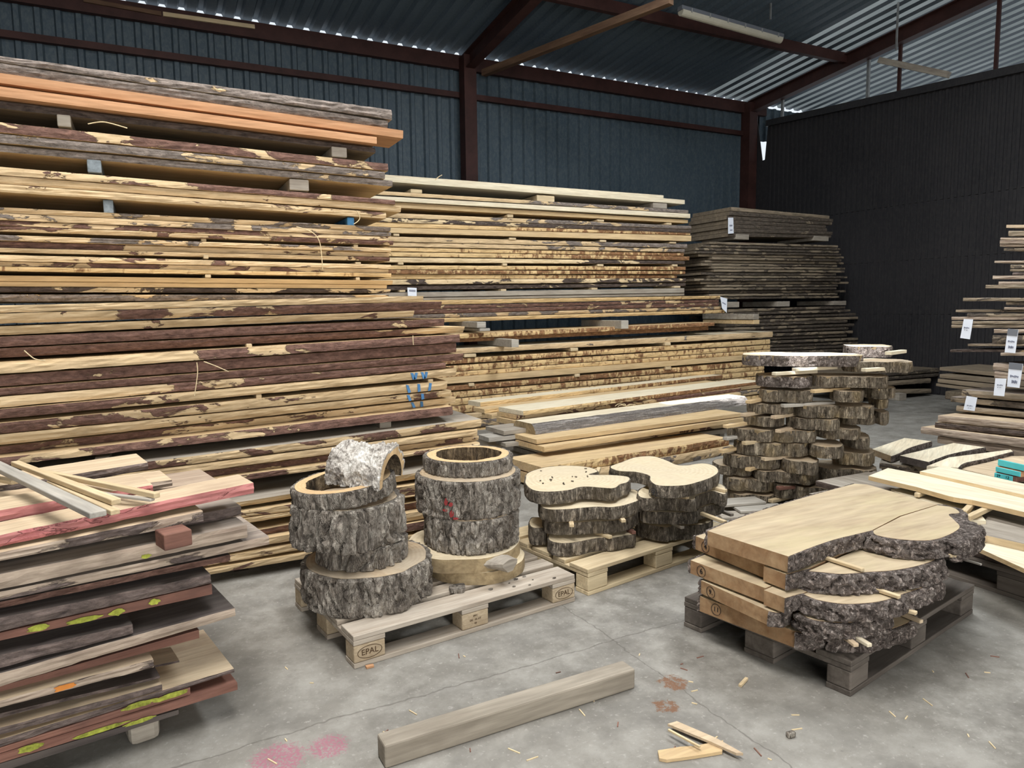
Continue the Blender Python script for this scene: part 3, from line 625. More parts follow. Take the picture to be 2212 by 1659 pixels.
stack(H, [
 (1000, 721, 732, 1543, 696, 704, dict(b=(.4, .7))),
 (940, 733, 742, 1530, 705, 713, dict(b=(.85, .9), off=.10)),
 (1003, 752.5, 763.5, 1669, 716, 728, dict(b=(.0, .2), m='white', W=.66, off=-.02, e='e_grey', look='white-topped')),
 (1032, 772, 783, 1663, 733, 743, dict(b=(.6, .3))),
 (989, 789, 802, 1663, 744.5, 754, dict(b=(.5, .35))),
 (989, 803, 813, 1663, 755, 762.5, dict(b=(.4, .4))),
 (984, 814, 828, 1655, 764, 774, dict(e=None, m='sawn', off=-.02, look='clean yellow square-sawn')),
 (970, 834, 845, 1650, 778, 789, dict(b=(.75, .5))),
 (977, 847, 860, 1650, 790, 799, dict(b=(.45, .35))),
 (977, 862, 876, 1650, 800, 810, dict(b=(.4, .4))),
 (977, 878, 894, 1650, 812, 824, dict(b=(.5, .4))),
 (977, 896, 911, 1650, 826, 837, dict(b=(.2, .4), e='e_bark')), (977, 913, 929, 1650, 839, 850, dict(b=(.6, .4), e='e_grey')), (977, 931, 947, 1650, 852, 864, dict(b=(.4, .4))), (977, 949, 967, 1650, 866, 878, dict(b=(.4, .4))), (977, 969, 986, 1650, 880, 892, dict(b=(.4, .4))),
])
# the dark old stack in the shed corner
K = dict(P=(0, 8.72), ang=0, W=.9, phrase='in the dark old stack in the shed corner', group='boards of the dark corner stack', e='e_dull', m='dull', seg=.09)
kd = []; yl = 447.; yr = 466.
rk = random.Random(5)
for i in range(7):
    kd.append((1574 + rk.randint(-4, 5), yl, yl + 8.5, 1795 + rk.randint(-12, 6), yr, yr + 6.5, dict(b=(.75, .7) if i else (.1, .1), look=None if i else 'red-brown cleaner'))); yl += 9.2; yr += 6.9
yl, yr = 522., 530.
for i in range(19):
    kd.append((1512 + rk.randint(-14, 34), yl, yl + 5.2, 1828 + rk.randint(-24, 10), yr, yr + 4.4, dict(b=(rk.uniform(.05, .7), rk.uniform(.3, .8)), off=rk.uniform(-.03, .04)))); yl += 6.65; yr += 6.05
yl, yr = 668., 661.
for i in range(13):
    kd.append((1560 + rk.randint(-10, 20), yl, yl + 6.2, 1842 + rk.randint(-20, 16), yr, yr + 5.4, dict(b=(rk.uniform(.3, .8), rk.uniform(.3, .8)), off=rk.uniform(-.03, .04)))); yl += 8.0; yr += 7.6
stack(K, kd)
tierS = [('U', U), ('LT', LT), ('EB', EB), ('F', F), ('G', G), ('H', H), ('K', K)]
# spacers and bearers showing in the fronts
def sticks(tier, data, W, mat, name, what, cat, group, out=0, run=.42):
    for i, d in enumerate(data):
        mm, lab = (d[4], d[5]) if len(d) > 5 else (mat, what[i]); stick(name, tier['P'], tier['ang'], d, W, mm, lab, cat, group, out, run)
sticks(U, [(122, 154, 246, 275, 'greywood', 'rounded grey bearer block, upper of those by the frame edge in the tall stack'), (716, 750, 316, 341, 'greywood', 'half-round grey bearer log under the orange planks, end nearer the post'), (187, 220, 344, 374, 'bluegrey', 'bearer block with blue paint on its end, middle of the tall stack'),
 (625, 668, 386, 413, 'greywood', 'wedge-shaped grey bearer in the middle gap of the tall stack'), (222, 246, 431, 461, 'bluegrey', 'grey-blue bearer block in the lowest wide gap of the tall stack'), (750, 766, 469, 488, 'bluewood', 'blue-painted bearer beam with brown end below the tall stack middle')], 0, '', 'bearer_block', [], 'bearer', 'bearers in the tall upper stack', .0, .42)
sticks(U, [(434, 446, 515, 522), (439, 451, 550, 559), (443, 456, 593, 600), (764, 774, 528, 536), (768, 780, 566, 572), (769, 778, 599, 606)], 0, 'stick', 'spacer_stick', [f'small spacer {a} gap {b} of the tall stack' for a, b in (('in the first dark', 'at mid-length'), ('in the second dark', 'at mid-length'), ('in the third dark', 'at mid-length'), ('in the first dark', 'near the end'), ('in the second dark', 'near the end'), ('in the third dark', 'near the end'))], 'spacer', 'spacers in the tall upper stack', -.015)
sticks(LT, [(204, 238, 989, 1006, 'greywood', 'grey bearer under the lower stack, end behind the walnut pile'), (820, 846, 908, 927, 'greywood', 'grey bearer under the lower stack, end above the log rounds')], 0, '', 'bearer_block', [], 'bearer', 'bearers under the lower stack', -.04, .6)
sticks(LT, [(532, 545, 743, 751), (553, 566, 852, 862), (925, 936, 819, 825)], 0, 'stick', 'spacer_stick', ['small yellow spacer in the upper gap of the blue-marked stack', 'small yellow spacer in the middle gap of the blue-marked stack', 'small yellow spacer by the blue paint marks'], 'spacer', 'spacers in the lower stack', -.01)
fb = [(887, 912, 408, 418, 'stick', 'flat bearer under the top pale plank, end by the tall stack'), (1160, 1198, 421, 437, 'stick', 'thick bearer under the top pale plank at mid-length'), (1411, 1441, 437, 451, 'greywood', 'grey bearer under the top pale plank, end nearest the corner stack')]
sticks(F, fb, 0, '', 'bearer_block', [], 'bearer', 'bearers on the pale stack', -.02, .5)
fs_ = [((1096, 1109, 463, 470), (1291, 1305, 474, 479), (1440, 1451, 481, 486)), ((850, 863, 504, 510), (1100, 1115, 513, 518), (1296, 1310, 518, 523), (1447, 1461, 522, 526.5)), ((860, 872, 567, 572), (1086, 1096, 569, 574), (1291, 1304, 570.5, 575.5), (1453, 1464, 571, 576)), ((863, 876, 626.5, 631), (1082, 1094, 624.5, 629), (1278, 1291, 621.5, 626), (1457, 1470, 617.5, 622))]
for g, q in enumerate(fs_):
    for k, d in enumerate(q): stick('spacer_stick', F['P'], 0, d, 0, 'stick', f"small spacer end, {('first', 'second', 'third', 'fourth')[k + (len(q) == 3)]} along the {('top', 'second', 'third', 'bottom')[g]} spacer row of the pale stack", 'spacer', 'spacers in the pale stack', .02, .5)
sticks(H, [(1233, 1249, 752, 758), (1437, 1449, 740, 746), (1003, 1029, 765, 771), (1013, 1025, 828, 834), (1242, 1253, 808, 814), (1438, 1450, 792, 798)], 0, 'stick', 'spacer_stick', [f'small spacer under the {a} larch board, {b}' for a, b in (('white-topped', 'at mid-length'), ('white-topped', 'towards the far end'), ('white-topped', 'near the blue-marked stack'), ('yellow square-sawn', 'near the blue-marked stack'), ('yellow square-sawn', 'at mid-length'), ('yellow square-sawn', 'towards the far end'))], 'spacer', 'spacers in the larch pack', .03, .5)
sticks(K, [(1590, 1618, 505, 518, 'greywood', 'dull bearer under the tagged corner package, near end'), (1758, 1790, 509, 521, 'greywood', 'dull bearer under the tagged corner package, far end'), (1572, 1597, 652, 664, 'greywood', 'dull bearer low in the corner stack, near end'), (1680, 1706, 651, 662, 'greywood', 'dull bearer low in the corner stack, middle'), (1800, 1828, 650, 659, 'greywood', 'dull bearer low in the corner stack, far end')], 0, '', 'bearer_block', [], 'bearer', 'bearers in the dark corner stack', .0, .8)
sticks(EB, [(505, 540, 1236, 1252, 'waldark', 'dark bearer under the bottom pack, end by the walnut pile'), (655, 682, 1208, 1222, 'waldark', 'dark bearer under the bottom pack, end by the log rounds')], 0, '', 'bearer_block', [], 'bearer', 'bearers under the bottom pack', -.12, .6)
# beams lying across between larch pack and thin pack, pointing at the camera
for (x, y0, y1, w, ln, mt, lab) in ((1050, 695, 708, .12, .9, 'oldgrey', 'thick grey beam end between the packs near the blue-marked stack'), (1059, 709, 715, .14, .9, 'oldgrey', 'thin grey board end below the thick beam end near the blue-marked stack'), (1358, 692, 710, .12, 1.0, 'oldgrey', 'thick grey beam lying across the larch pack at mid-length'), (1640, 678, 690, .12, 1.1, 'greywood', 'grey beam lying across the larch pack at its far end'), (1641, 691, 700, .12, 1.1, 'sawn', 'yellow beam under the grey one at the far end of the larch pack'), (1121, 733, 750, .10, 1.0, 'oldgrey', 'grey beam jutting out above the white-topped larch board')):
    Y = 7.85 if x != 1121 else 7.6; a, b = ony(x, y0, Y), ony(x, y1, Y); tag(bx('cross_beam', (a.x - w, a.x, Y, Y + ln, b.z, a.z), mt, bv=.006), lab, 'beam', 'cross beams between the packs')
a = ony(1424, 424, 8.75); o = plank('sawn_plank', (0, 8.65), 0, 2.4, a.x, (ony(900, 386, 8.65).z + .02, a.z + .0), (ony(900, 386, 8.65).z - .03, a.z - .04), .3, 'white', None, rough=.3); tag(o, 'thin pale plank lying at the back on top of the pale stack', 'board')

# ------------------------------------------------------------------ loose pile of pale boards before the larch pack
def pboard(z, a, b, W, th, m, label, e=None, bb=(.5, .5), ext=.0, group='boards of the pale loose pile', name=None, **kw):
    A, B = onz(*a, z), onz(*b, z); ang = math.atan2(B.y - A.y, B.x - A.x); L = math.hypot(B.x - A.x, B.y - A.y)
    kw.setdefault('rough', .9 if e else .25); o = plank(name or ('waney_board' if e else 'sawn_plank'), (A.x, A.y), ang, 0, L + ext, (z, z), (z - th, z - th), W, m, e, bb[0], bb[1], **kw); return tag(o, label, 'board', group)
pboard(.500, (1037, 869), (1560, 810), .22, .05, 'white', 'pale thick board at the back of the loose pile top', 'e_larch', (.0, .8))
pboard(.452, (1046, 884), (1550, 824), .2, .045, 'sawn', 'sawn board under the back top board of the loose pile', 'e_larch', (.1, .5))
pboard(.405, (1062, 896), (1550, 836), .18, .045, 'sawn', 'lowest board below the back top board of the loose pile')
pboard(.500, (1130, 888), (1639, 824), .40, .045, 'white', 'wide whitish board crowning the loose pile, strewn with chips', 'e_larch', (.2, .95), .1)
pboard(.452, (1116, 897), (1600, 838), .34, .045, 'sawn', 'sawn board under the wide whitish board of the loose pile', 'e_bark', (.3, .8))
pboard(.404, (1112, 909), (1600, 848), .32, .05, 'sawn', 'third board down under the wide whitish board of the loose pile')
# half-log slab
A, B = onz(1157, 939, .335), onz(1618, 874, .335); ang = math.atan2(B.y - A.y, B.x - A.x); L = (B - A).length * 1.0; c, s_ = math.cos(ang), math.sin(ang)
prof = [(.0, .0), (.006, .03), (.03, .07), (.065, .095), (.31, .098), (.35, .05), (.36, .0)]; vs, fs, mi = [], [], []; n = 50
for i in range(n + 1):
    x = L * i / n
    for k, (y, z) in enumerate(prof): vs.append((x, y + .006 * nz(x * 3, k, 1) + .004 * nz(x * 14, k, 4), z + (.004 * nz(x * 9, k, 2) if 0 < k < 4 else 0)))
K_ = len(prof)
for i in range(n):
    for k in range(K_ - 1): fs.append((i * K_ + k, (i + 1) * K_ + k, (i + 1) * K_ + k + 1, i * K_ + k + 1)); mi.append(1 if k == 3 else 0)
    fs.append((i * K_, i * K_ + K_ - 1, (i + 1) * K_ + K_ - 1, (i + 1) * K_)); mi.append(1)
fs += [tuple(range(K_)), tuple(n * K_ + k for k in range(K_ - 1, -1, -1))]; mi += [2, 2]
tag(mesh('half_log_slab', vs, fs, [bark('smooth_pinkish_bark', (.20, .175, .155), (.33, .295, .27), (.46, .42, .39), (2, 30, 30)), 'white', 'sapside'], None, A, ang, mi), 'grey half-log slab with flat white top lying on the loose pile', 'slab')
for q in ((.333, (1159, 950), (1603, 892), .52, .04, 'sawn', 'yellow sawn board directly below the grey half-log slab'), (.283, (1176, 966), (1606, 902), .45, .045, 'sawn', 'warmer sawn board, second below the half-log slab'), (.226, (1171, 970), (1603, 909), .50, .045, 'white', 'pale bowed board, third below the half-log slab'), (.168, (1164, 981), (1580, 925), .46, .045, 'greywood', 'grey lowest board of the loose pile')): pboard(*q, e='e_bark' if q[0] == .226 else None, bb=(.1, .5))
for q in ((.375, (1088, 931), (1250, 912), .34, .04, 'greywood', 'grey board end left of the half-log slab, upper one'), (.325, (1056, 946), (1200, 930), .22, .04, 'oldgrey', 'greyish board end left of the half-log slab, middle one'), (.27, (1092, 958), (1250, 940), .2, .035, 'greywood', 'dark grey board end left of the half-log slab, lowest one')): pboard(*q)
for i, (x, y) in enumerate(((1225, 1001), (1560, 952))):
    p = onz(x, y, 0); tag(bx('bearer_block', (-.04, .04, 0, .6, 0, .118), 'greywood', None, p, .18), ('grey bearer under the loose pile, end by the hollow log rings', 'grey bearer under the loose pile, end by the slice tower')[i], 'bearer', 'bearers under the loose pile')
RB = dict(P=(4.435, 5.26), ang=.14, W=.5, ext=.1, phrase='of the low streaked boards behind the slice pallet', group='low streaked boards', e='e_larch')
stack(RB, [(1190, 1006, 1026, 1575, 946, 962, dict(b=(.3, .7), look='upper orange-streaked larch')), (1190, 1029, 1052, 1585, 962, 981, dict(b=(.3, .5), e='e_grey', look='lower grey-streaked'))])
# shavings on the pile
def fibre(pts, r, label, mat='shav'):
    cu = D.curves.new('bark_fibre', 'CURVE'); cu.dimensions = '3D'; cu.bevel_depth = r; cu.bevel_resolution = 1; sp = cu.splines.new('NURBS'); sp.points.add(len(pts) - 1); sp.order_u = 3; sp.use_endpoint_u = True
    for p, q in zip(sp.points, pts): p.co = (*q, 1)
    t_ = D.objects.new('bark_fibre', cu); COL.objects.link(t_); me = D.meshes.new_from_object(t_.evaluated_get(bpy.context.evaluated_depsgraph_get())); D.objects.remove(t_); me.materials.clear(); me.materials.append(MT[mat]); o = D.objects.new('bark_fibre', me); COL.objects.link(o); return tag(o, label, 'bark fibre', 'loose bark fibres')
def fpx(Y, px): return [tuple(ony(x, y, Y - .02)) for x, y in px]
fibre(fpx(4.7, [(640, 490), (668, 496), (690, 515), (695, 550), (697, 583)]), .003, 'long pale bark fibre hanging over the front of the tall stack')
fibre(fpx(4.7, [(770, 455), (778, 465), (776, 478), (764, 484)]), .003, 'curled bark fibre beside the blue-painted bearer')
fibre(fpx(4.70, [(190, 268), (215, 262), (240, 266), (275, 277)]), .003, 'bark fibre drooping beside the rounded bearer of the tall stack')
fibre(fpx(4.38, [(425, 783), (428, 800), (424, 830), (420, 855)]), .003, 'forked bark fibre hanging on the blue-marked stack at mid-length')
fibre(fpx(4.38, [(440, 781), (460, 788), (478, 796), (494, 803)]), .003, 'bark fibre sticking out to the side beside the forked hanging one')
fibre(fpx(4.38, [(52, 757), (64, 768), (78, 778), (98, 779)]), .003, 'bark fibre near the frame edge in the blue-marked stack')
fibre(fpx(4.38, [(892, 725), (892, 735), (893, 745)]), .003, 'short straight bark fibre hanging above the blue paint marks')
fibre(fpx(8.27, [(940, 389), (946, 382), (955, 378)]), .006, 'pale bark fibre standing up on the pale stack')
fibre(fpx(8.27, [(1400, 543), (1418, 537), (1440, 534)]), .005, 'bark fibre between spacers of the pale stack')
p = onz(1352, 870, .50)
for k in range(7): a = k * .9; fibre([(p.x + .02 * math.cos(a), p.y + .02 * math.sin(a), .468), (p.x + .07 * math.cos(a + .5), p.y + .05 * math.sin(a), .49 + .01 * (k % 3)), (p.x + .13 * math.cos(a + .9), p.y + .06 * math.sin(a + .8), .466)], .003, 'pale shaving curled in the heap on the half-log slab')
# blue paint marks on the lower stack
bl = LT['objs']
for i, bb_ in ((9, ((894, .5), (916, .5))), (10, ((884, .6), (904, .6), (925, .5))), (11, ((886, .6), (912, .3))), (12, ((901, .4), (917, .4)))):
    o = bl[i]; me = o.data; zmid = [v.co.z for v in me.vertices]
    for k, (x, q) in enumerate(bb_):
        P_ = ony(x, 800 + 18 * (i - 9), 4.44); lx = P_.x - o.location.x; nv = min(me.vertices, key=lambda v: abs(v.co.x - lx) + (v.co.y > .1) * 9 + abs(v.co.z - sum(zmid) / len(zmid)) * .1); cols = [v.co for v in me.vertices if abs(v.co.x - nv.co.x) < .004 and v.co.y < .2]; z0, z1 = min(c_.z for c_ in cols), max(c_.z for c_ in cols)
        yy = min(c_.y for c_ in cols) - .006; hh = (z1 - z0) * .47; zm = (z0 + z1) / 2; w_ = .009
        for q_, dx in (((-.016, .012), (.016, -.012)) if i == 9 else ((dict(zip((0, 1, 2), (-.016, 0, .014)))[k], 0),)):
            patch('paint_mark', [(lx + q_ - w_, zm + hh), (lx + q_ + w_, zm + hh * .9), (lx + q_ * .2 + w_ * .9 + .004, zm - hh * .8), (lx + q_ * .2 - w_ * .8, zm - hh)], 'blue', o, yy)['label'] = 'blue paint stroke'

# ------------------------------------------------------------------ walnut pile in front
WT = dict(P=(.21, 2.70), ang=.19, W=.28, ext=.45, phrase='in the walnut pile with the pink-edged board', group='boards of the walnut pile', e='e_wal', m='walnut', seg=.03, jit=.2)
stack(WT, [
 (134, 1028, 1050, 320, 999, 1014, dict(off=.66, b=(.3, .8), m='walwarm', W=.25, look='pale-topped back')),
 (190, 1062, 1084, 372, 1036, 1050, dict(off=.42, b=(.1, .3), m='walwarm', W=.22, e='e_wal', look='beige wedge-ended')),
 (300, 1063, 1078, 470, 1037, 1050, dict(off=.62, b=(.3, .3), ext=.1, look='short grey')),
 (0, 1102, 1128, 330, 1047, 1070, dict(off=.19, W=.20, e='e_pink', m='walwarm', look='dull pink-faced')),
 (0, 1156, 1186, 547, 1042, 1064, dict(off=.0, W=.17, e='e_pink', m='walwarm', look='bright pink-edged long')),
 (0, 1189, 1216, 439, 1104, 1126, dict(off=-.02, W=.22, b=(.05, .5), m='walwarm', look='silvery cracked')),
 (300, 1133, 1155, 521, 1094, 1116, dict(off=.10, W=.2, b=(.5, .5), m='walgrey', look='grey end-notched', clamp=0)),
 (0, 1240, 1274, 533, 1132, 1161, dict(off=-.01, W=.30, b=(.1, -.1), m='walgrey', look='pinkish grey swirled')),
 (0, 1279, 1298, 581, 1158, 1176, dict(off=-.01, W=.36, b=(.6, .15), m='walgrey', look='longest grey-ended')),
 (0, 1300, 1314, 497, 1198, 1211, dict(off=.06, b=(.9, .9), e='e_bark', m='waldark', look='recessed dark red')),
 (0, 1335, 1364, 455, 1240, 1260, dict(off=.0, W=.3, b=(.9, .8), m='waldark', look='dark slate-coloured')),
 (0, 1367, 1384, 458, 1262, 1284, dict(off=.01, e=None, m='walred', W=.3, look='yellow-sprayed reddish')),
 (0, 1415, 1444, 287, 1348, 1369, dict(off=.0, b=(.85, 1.0), m='waldark', W=.24, look='short black-ended')),
 (0, 1455, 1484, 508, 1313, 1331, dict(off=-.01, W=.42, b=(.0, .1), m='waldark', look='pale whitish-edged long')),
 (0, 1487, 1499, 430, 1360, 1376, dict(off=.05, e=None, m='walred', look='brown sawn recessed')),
 (0, 1505, 1528, 332, 1424, 1442, dict(off=-.01, b=(.3, .5), W=.15, m='walwarm', look='orange-marked short')),
 (250, 1455, 1474, 387, 1426, 1445, dict(off=.11, W=.13, b=(.7, .7), ext=.1, m='walwarm', look='stubby grey-ended')),
 (0, 1531, 1550, 345, 1447, 1462, dict(off=.02, b=(.4, .9), m='waldark', look='purplish grey')),
 (0, 1572, 1590, 351, 1479, 1497, dict(off=.0, b=(.95, .95), W=.16, m='walwarm', look='light-topped short')),
 (0, 1592, 1612, 506, 1438, 1453, dict(off=.01, W=.42, b=(.8, .9), m='walwarm', look='widest bark-edged cream-topped')),
 (0, 1615, 1629, 411, 1485, 1501, dict(off=.0, e=None, m='walred', look='yellow-painted brown short')),
 (0, 1631, 1648, 513, 1474, 1490, dict(off=-.01, e=None, m='walred', W=.3, look='reddish sawn long')),
 (0, 1650, 1668, 386, 1533, 1543, dict(off=.01, e=None, m='waldark', look='lowest grey-brown')),
])
wo = WT['objs']
def yel(i, pts, mat='yel', lab='yellow paint mark'):
    o = wo[i]; c, s = math.cos(.19), math.sin(.19)
    for k, (x, y, a, b) in enumerate(pts):
        P_ = onpl(x, y, (o.location.x, o.location.y), (-s, c)); d = P_ - o.location; patch('paint_mark', blob(d.x * c + d.y * s, d.z, a, b, sd=i + k * 3), mat, o, -.012)['label'] = lab
yel(11, ((178, 1337, .05, .009), (252, 1320, .022, .010), (82, 1354, .030, .010), (332, 1298, .016, .010))); yel(7, ((314, 1200, .014, .007),))
yel(20, ((300, 1519, .05, .009), (370, 1500, .055, .009), (60, 1612, .03, .008))); yel(21, ((215, 1575, .07, .007), (300, 1555, .05, .006), (66, 1613, .03, .009))); yel(15, ((138, 1482, .03, .009),), 'orp', 'orange paint mark')
p = onz(377, 1172, .735); tag(bx('wood_block', (-.045, .045, -.04, .05, 0, .055), 'walred', None, (p.x, p.y, .725), .3, .004), 'small reddish brown wooden block resting on the swirled walnut board', 'block')
p = onz(316, 1606, 0); tag(bx('bearer_block', (-.05, .05, 0, .5, 0, .085), 'greywood', None, (p.x, p.y, 0), .19, .022), 'rounded grey bearer under the walnut pile', 'bearer')
zs = max(v.co.z + wo[4].location.z for v in wo[4].data.vertices)
for i, (a, b, w_, h_, dz, mt, lab) in enumerate((((-60, 985), (213, 1118), .046, .018, .040, 'oldgrey', 'wide grey ribbed batten lying across the walnut pile'), ((33, 1005), (252, 1090), .030, .018, .022, 'stick', 'thick pale batten with a broken end on the walnut pile'), ((110, 1046), (250, 1112), .028, .016, .004, 'stick', 'short pale batten between the ribbed and broken battens'), ((101, 1026), (340, 1076), .022, .018, .012, 'stick', 'long pale batten pointing at the pink board end'), ((190, 1066), (330, 1083), .020, .010, .001, 'oldgrey', 'thin grey lath under the long pale batten'), ((-20, 1036), (34, 1046), .03, .015, .012, 'stick', 'batten stub crossing below the ribbed batten'))):
    z = zs + dz; bar('batten', onz(*a, z + (.0 if i else .02)), onz(*b, z), w_, h_, mt, lab, 'batten', 'battens on the walnut pile')

# ------------------------------------------------------------------ log rounds on the stamped pallet
PA = pallet((.690, 2.853, 0), math.radians(7.2), 'grey flat pallet with oval stamps under the two stacks of log rounds', 'pallet', 'pblock', True)
R_ = 'log rounds on the stamped pallet'
def rnd(name, c, r, z0, z1, label, mb='bark', me_='end', bt=.014, amp=.022, fr=25, sq=1, wob=.03, sd=1, taper=0, tilt=None, sp=.0065, M=18, flare=0, ph=0, ms='sapside'):
    o = slab(name, circ(*c, r - bt, sq, wob, 30, sd, ph), z1, z1 - z0, me_, ms, mb, bt, amp, fr, .42, sp, M, taper=taper, tilt=tilt, flare=flare); return tag(o, label, 'log round', R_)
rnd('log_round', (.874, 3.291), .298, .1445, .323, 'largest log round, thick-barked base under the two hollow pieces', amp=.024, sd=2, wob=.05)
rnd('log_round', (.858, 3.30), .205, .3235, .424, 'small deeply ribbed round squeezed between base and rough round', amp=.024, fr=20, sd=5)
rnd('log_round', (.803, 3.312), .238, .4245, .622, 'tall rough knobbly round below the tilted hollow ring', amp=.036, fr=17, sd=9, wob=.08, M=24, flare=.01)
tag(hollow('hollow_log_ring', .794, 3.325, .226, .178, .634, .075, (0, -.10), 3), 'tilted hollow log ring with the white bark piece on it', 'log ring', 'hollow log rings')
# half shell of bark lying on the ring
hb = empty('hollow_bark_piece', (.885, 3.285, .73), math.radians(-28)); tag(hb, 'arched hollow half-log with white flaking bark on top of the tilted ring', 'half log'); hb.rotation_euler = (0, .07, math.radians(-40))
n, m_ = 70, 60; vi, vo = [], []; Lh = .27
for i in range(n + 1):
    x = -Lh / 2 + Lh * i / n
    for k in range(m_ + 1):
        t = PI * (-.06 + 1.12 * k / m_); rr = .135 + .016 * nz(x * 4, t, 1); q = Vector((x * 17, math.cos(t) * 2.1, math.sin(t) * 2.1)); f = noise.noise(q) + .7 * noise.noise(q * 2.6) + .4 * noise.noise(q * 5); f2 = math.floor(f * 2.5) / 2
        vo.append((x + .006 * f, (rr + .022 + .016 * f2) * math.cos(t) * 1.05, (rr + .022 + .016 * f2) * math.sin(t) * .95)); vi.append((x, (rr - .024) * math.cos(t) * 1.05, (rr - .024) * math.sin(t) * .95)); 
def strip(a, b): return [(x, *y) for x, y in ()]
K_ = m_ + 1; base = len(vo); fs = [(i * K_ + k, (i + 1) * K_ + k, (i + 1) * K_ + k + 1, i * K_ + k + 1) for i in range(n) for k in range(m_)]
mid = [(x, y * .93, z * .93) for x, y, z in vo]
vs = vo + mid; f2 = list(fs) + [tuple(base + j for j in q) for q in fs]; B_ = base
def rim(lst, o1, o2):
    return [(o1 + a, o1 + b, o2 + b, o2 + a) for a, b in zip(lst, lst[1:])]
e0, e1, s0, s1 = [k for k in range(K_)], [n * K_ + k for k in range(K_)], [i * K_ for i in range(n + 1)], [i * K_ + m_ for i in range(n + 1)]
mesh('bark', vs, f2 + rim(e0, 0, B_) + rim(e1, 0, B_) + rim(s0, 0, B_) + rim(s1, 0, B_), 'barkw', hb)
vs = mid + vi; mi = [0] * len(fs) + [1] * len(fs); r_ = rim(e0, 0, B_) + rim(e1, 0, B_) + rim(s0, 0, B_) + rim(s1, 0, B_); mesh('wood_shell', vs, list(fs) + [tuple(base + j for j in q) for q in fs] + r_, ['endfresh', 'hollow'], hb, mi=mi + [0] * len(r_))
rnd('log_round', (1.479, 3.352), .262, .1445, .208, 'bark-free pale disc, lowest under the round with red paint', None, 'endlight', 0.001, sd=4, wob=.03)
o = rnd('log_round', (1.43, 3.405), .300, .2085, .279, 'bark-free pale disc with a branch stub, upper of two', None, 'endlight', 0.001, sd=8, wob=.05)
q = onz(1118, 1222, .245); bs = mesh('branch_stub', *(lambda v: (v, [tuple(range(9, -1, -1)), tuple(range(10, 20))] + [(i, (i + 1) % 10, 10 + (i + 1) % 10, 10 + i) for i in range(10)]))([(.05 * math.cos(t) * (1 + .3 * math.sin(3 * t)), 0, .032 * math.sin(t)) for t in (2 * PI * i / 10 for i in range(10))] + [(.085 * math.cos(t), .11, .034 * math.sin(t)) for t in (2 * PI * i / 10 for i in range(10))]), 'greywood', o); bs.matrix_local = Matrix.Translation((q.x - .03 - o.location.x, q.y + .02 - o.location.y, .036)) @ Matrix.Rotation(.35, 4, 'Z')
rnd('log_round', (1.474, 3.39), .240, .2795, .452, 'dark furrowed round below the one with red paint', amp=.022, sd=12)
o = rnd('log_round', (1.484, 3.44), .268, .4525, .647, 'thick round with red paint marks under the flat hollow ring', amp=.02, sd=15, wob=.04)
for k, (x, y, a, b) in enumerate(((964, 1085, .009, .016), (974, 1090, .010, .012), (962, 1102, .012, .007), (976, 1110, .012, .016), (984, 1120, .014, .006))):
    d = ray(x, y); cxy = Vector((1.484, 3.44)); dd = Vector((d.x, d.y)); tt = None
    A_ = dd.dot(dd); B2 = -2 * dd.dot(cxy); C_ = cxy.dot(cxy) - .279 ** 2; tt = (-B2 - math.sqrt(B2 * B2 - 4 * A_ * C_)) / (2 * A_); P_ = d * tt; ang = math.atan2(P_.y - 3.44, P_.x - 1.484) + PI / 2
    pm = patch('paint_mark', blob(0, 0, a, b, sd=k + 2), 'redp', o, -.004); pm.matrix_local = Matrix.Translation((P_.x - o.location.x, P_.y - o.location.y, CH + P_.z - o.location.z)) @ Matrix.Rotation(ang, 4, 'Z'); pm['label'] = 'red paint mark'
tag(hollow('hollow_log_ring', 1.505, 3.49, .222, .178, .648, .080, (0, 0), 7), 'flat hollow log ring on top of the red-marked round', 'log ring', 'hollow log rings')
q = onz(985, 1275, .146); tag(slab('bark_chip', [(q.x - .03, q.y - .02, 1), (q.x + .02, q.y - .045, 1), (q.x + .05, q.y + .02, 1), (q.x - .02, q.y + .03, 1)], .165, .02, 'bark', 'bark', None, sp=.012), 'loose bark chip standing on the stamped pallet between the rounds', 'bark chip')
for i in range(26):
    q = onz(random.uniform(1010, 1200), random.uniform(1245, 1275), .1445)
    c, s = math.cos(-.1256), math.sin(-.1256); lx, ly = (q.x - .69) * c - (q.y - 2.853) * s, (q.x - .69) * s + (q.y - 2.853) * c
    if not (0 < ly < .145): continue
    r = random.uniform(.004, .012); tag(slab('bark_crumb', circ(q.x, q.y, r, .6, .3, 8, i), .1445 + r * .5, r * .5, 'bark', 'bark', None, sp=.01), 'brown bark crumb on the front board of the stamped pallet', 'bark crumb', 'bark crumbs on the stamped pallet')

# ------------------------------------------------------------------ slices on the light pallet
pallet((1.975, 3.026, 0), math.radians(10.15), 'light new pallet carrying the two short piles of wood slices', 'palnew', 'palnew')
SO, SS = (1120, 980), .3622; G_ = 'wood slices on the light pallet'
def sl(pts, z, th, label, me_='endlight', **k):
    k.setdefault('sp', .016); o = slab('wood_slice', spx(pts, z, SO, SS), z, th, me_, 'sapside', k.pop('mb', 'bark2'), .006, k.pop('amp', .007), k.pop('fr', 34), .25, M=6, **k); return tag(o, label, 'wood slice', G_)
sl([(45, 180), (45, 150), (60, 115), (160, 82), (300, 72), (420, 82), (470, 105), (420, 125), (560, 128), (655, 140), (650, 168), (605, 182), (560, 205), (420, 196), (355, 200), (300, 216), (180, 226), (90, 216)], .495, .072, 'top slice of the pile nearer the log rounds, littered with chips')
sl([(150, 322), (250, 332), (460, 316), (560, 318), (660, 298), (728, 264), (690, 215), (560, 215), (400, 200), (200, 225), (130, 275)], .405, .07, 'second slice down under the chip-littered top slice')
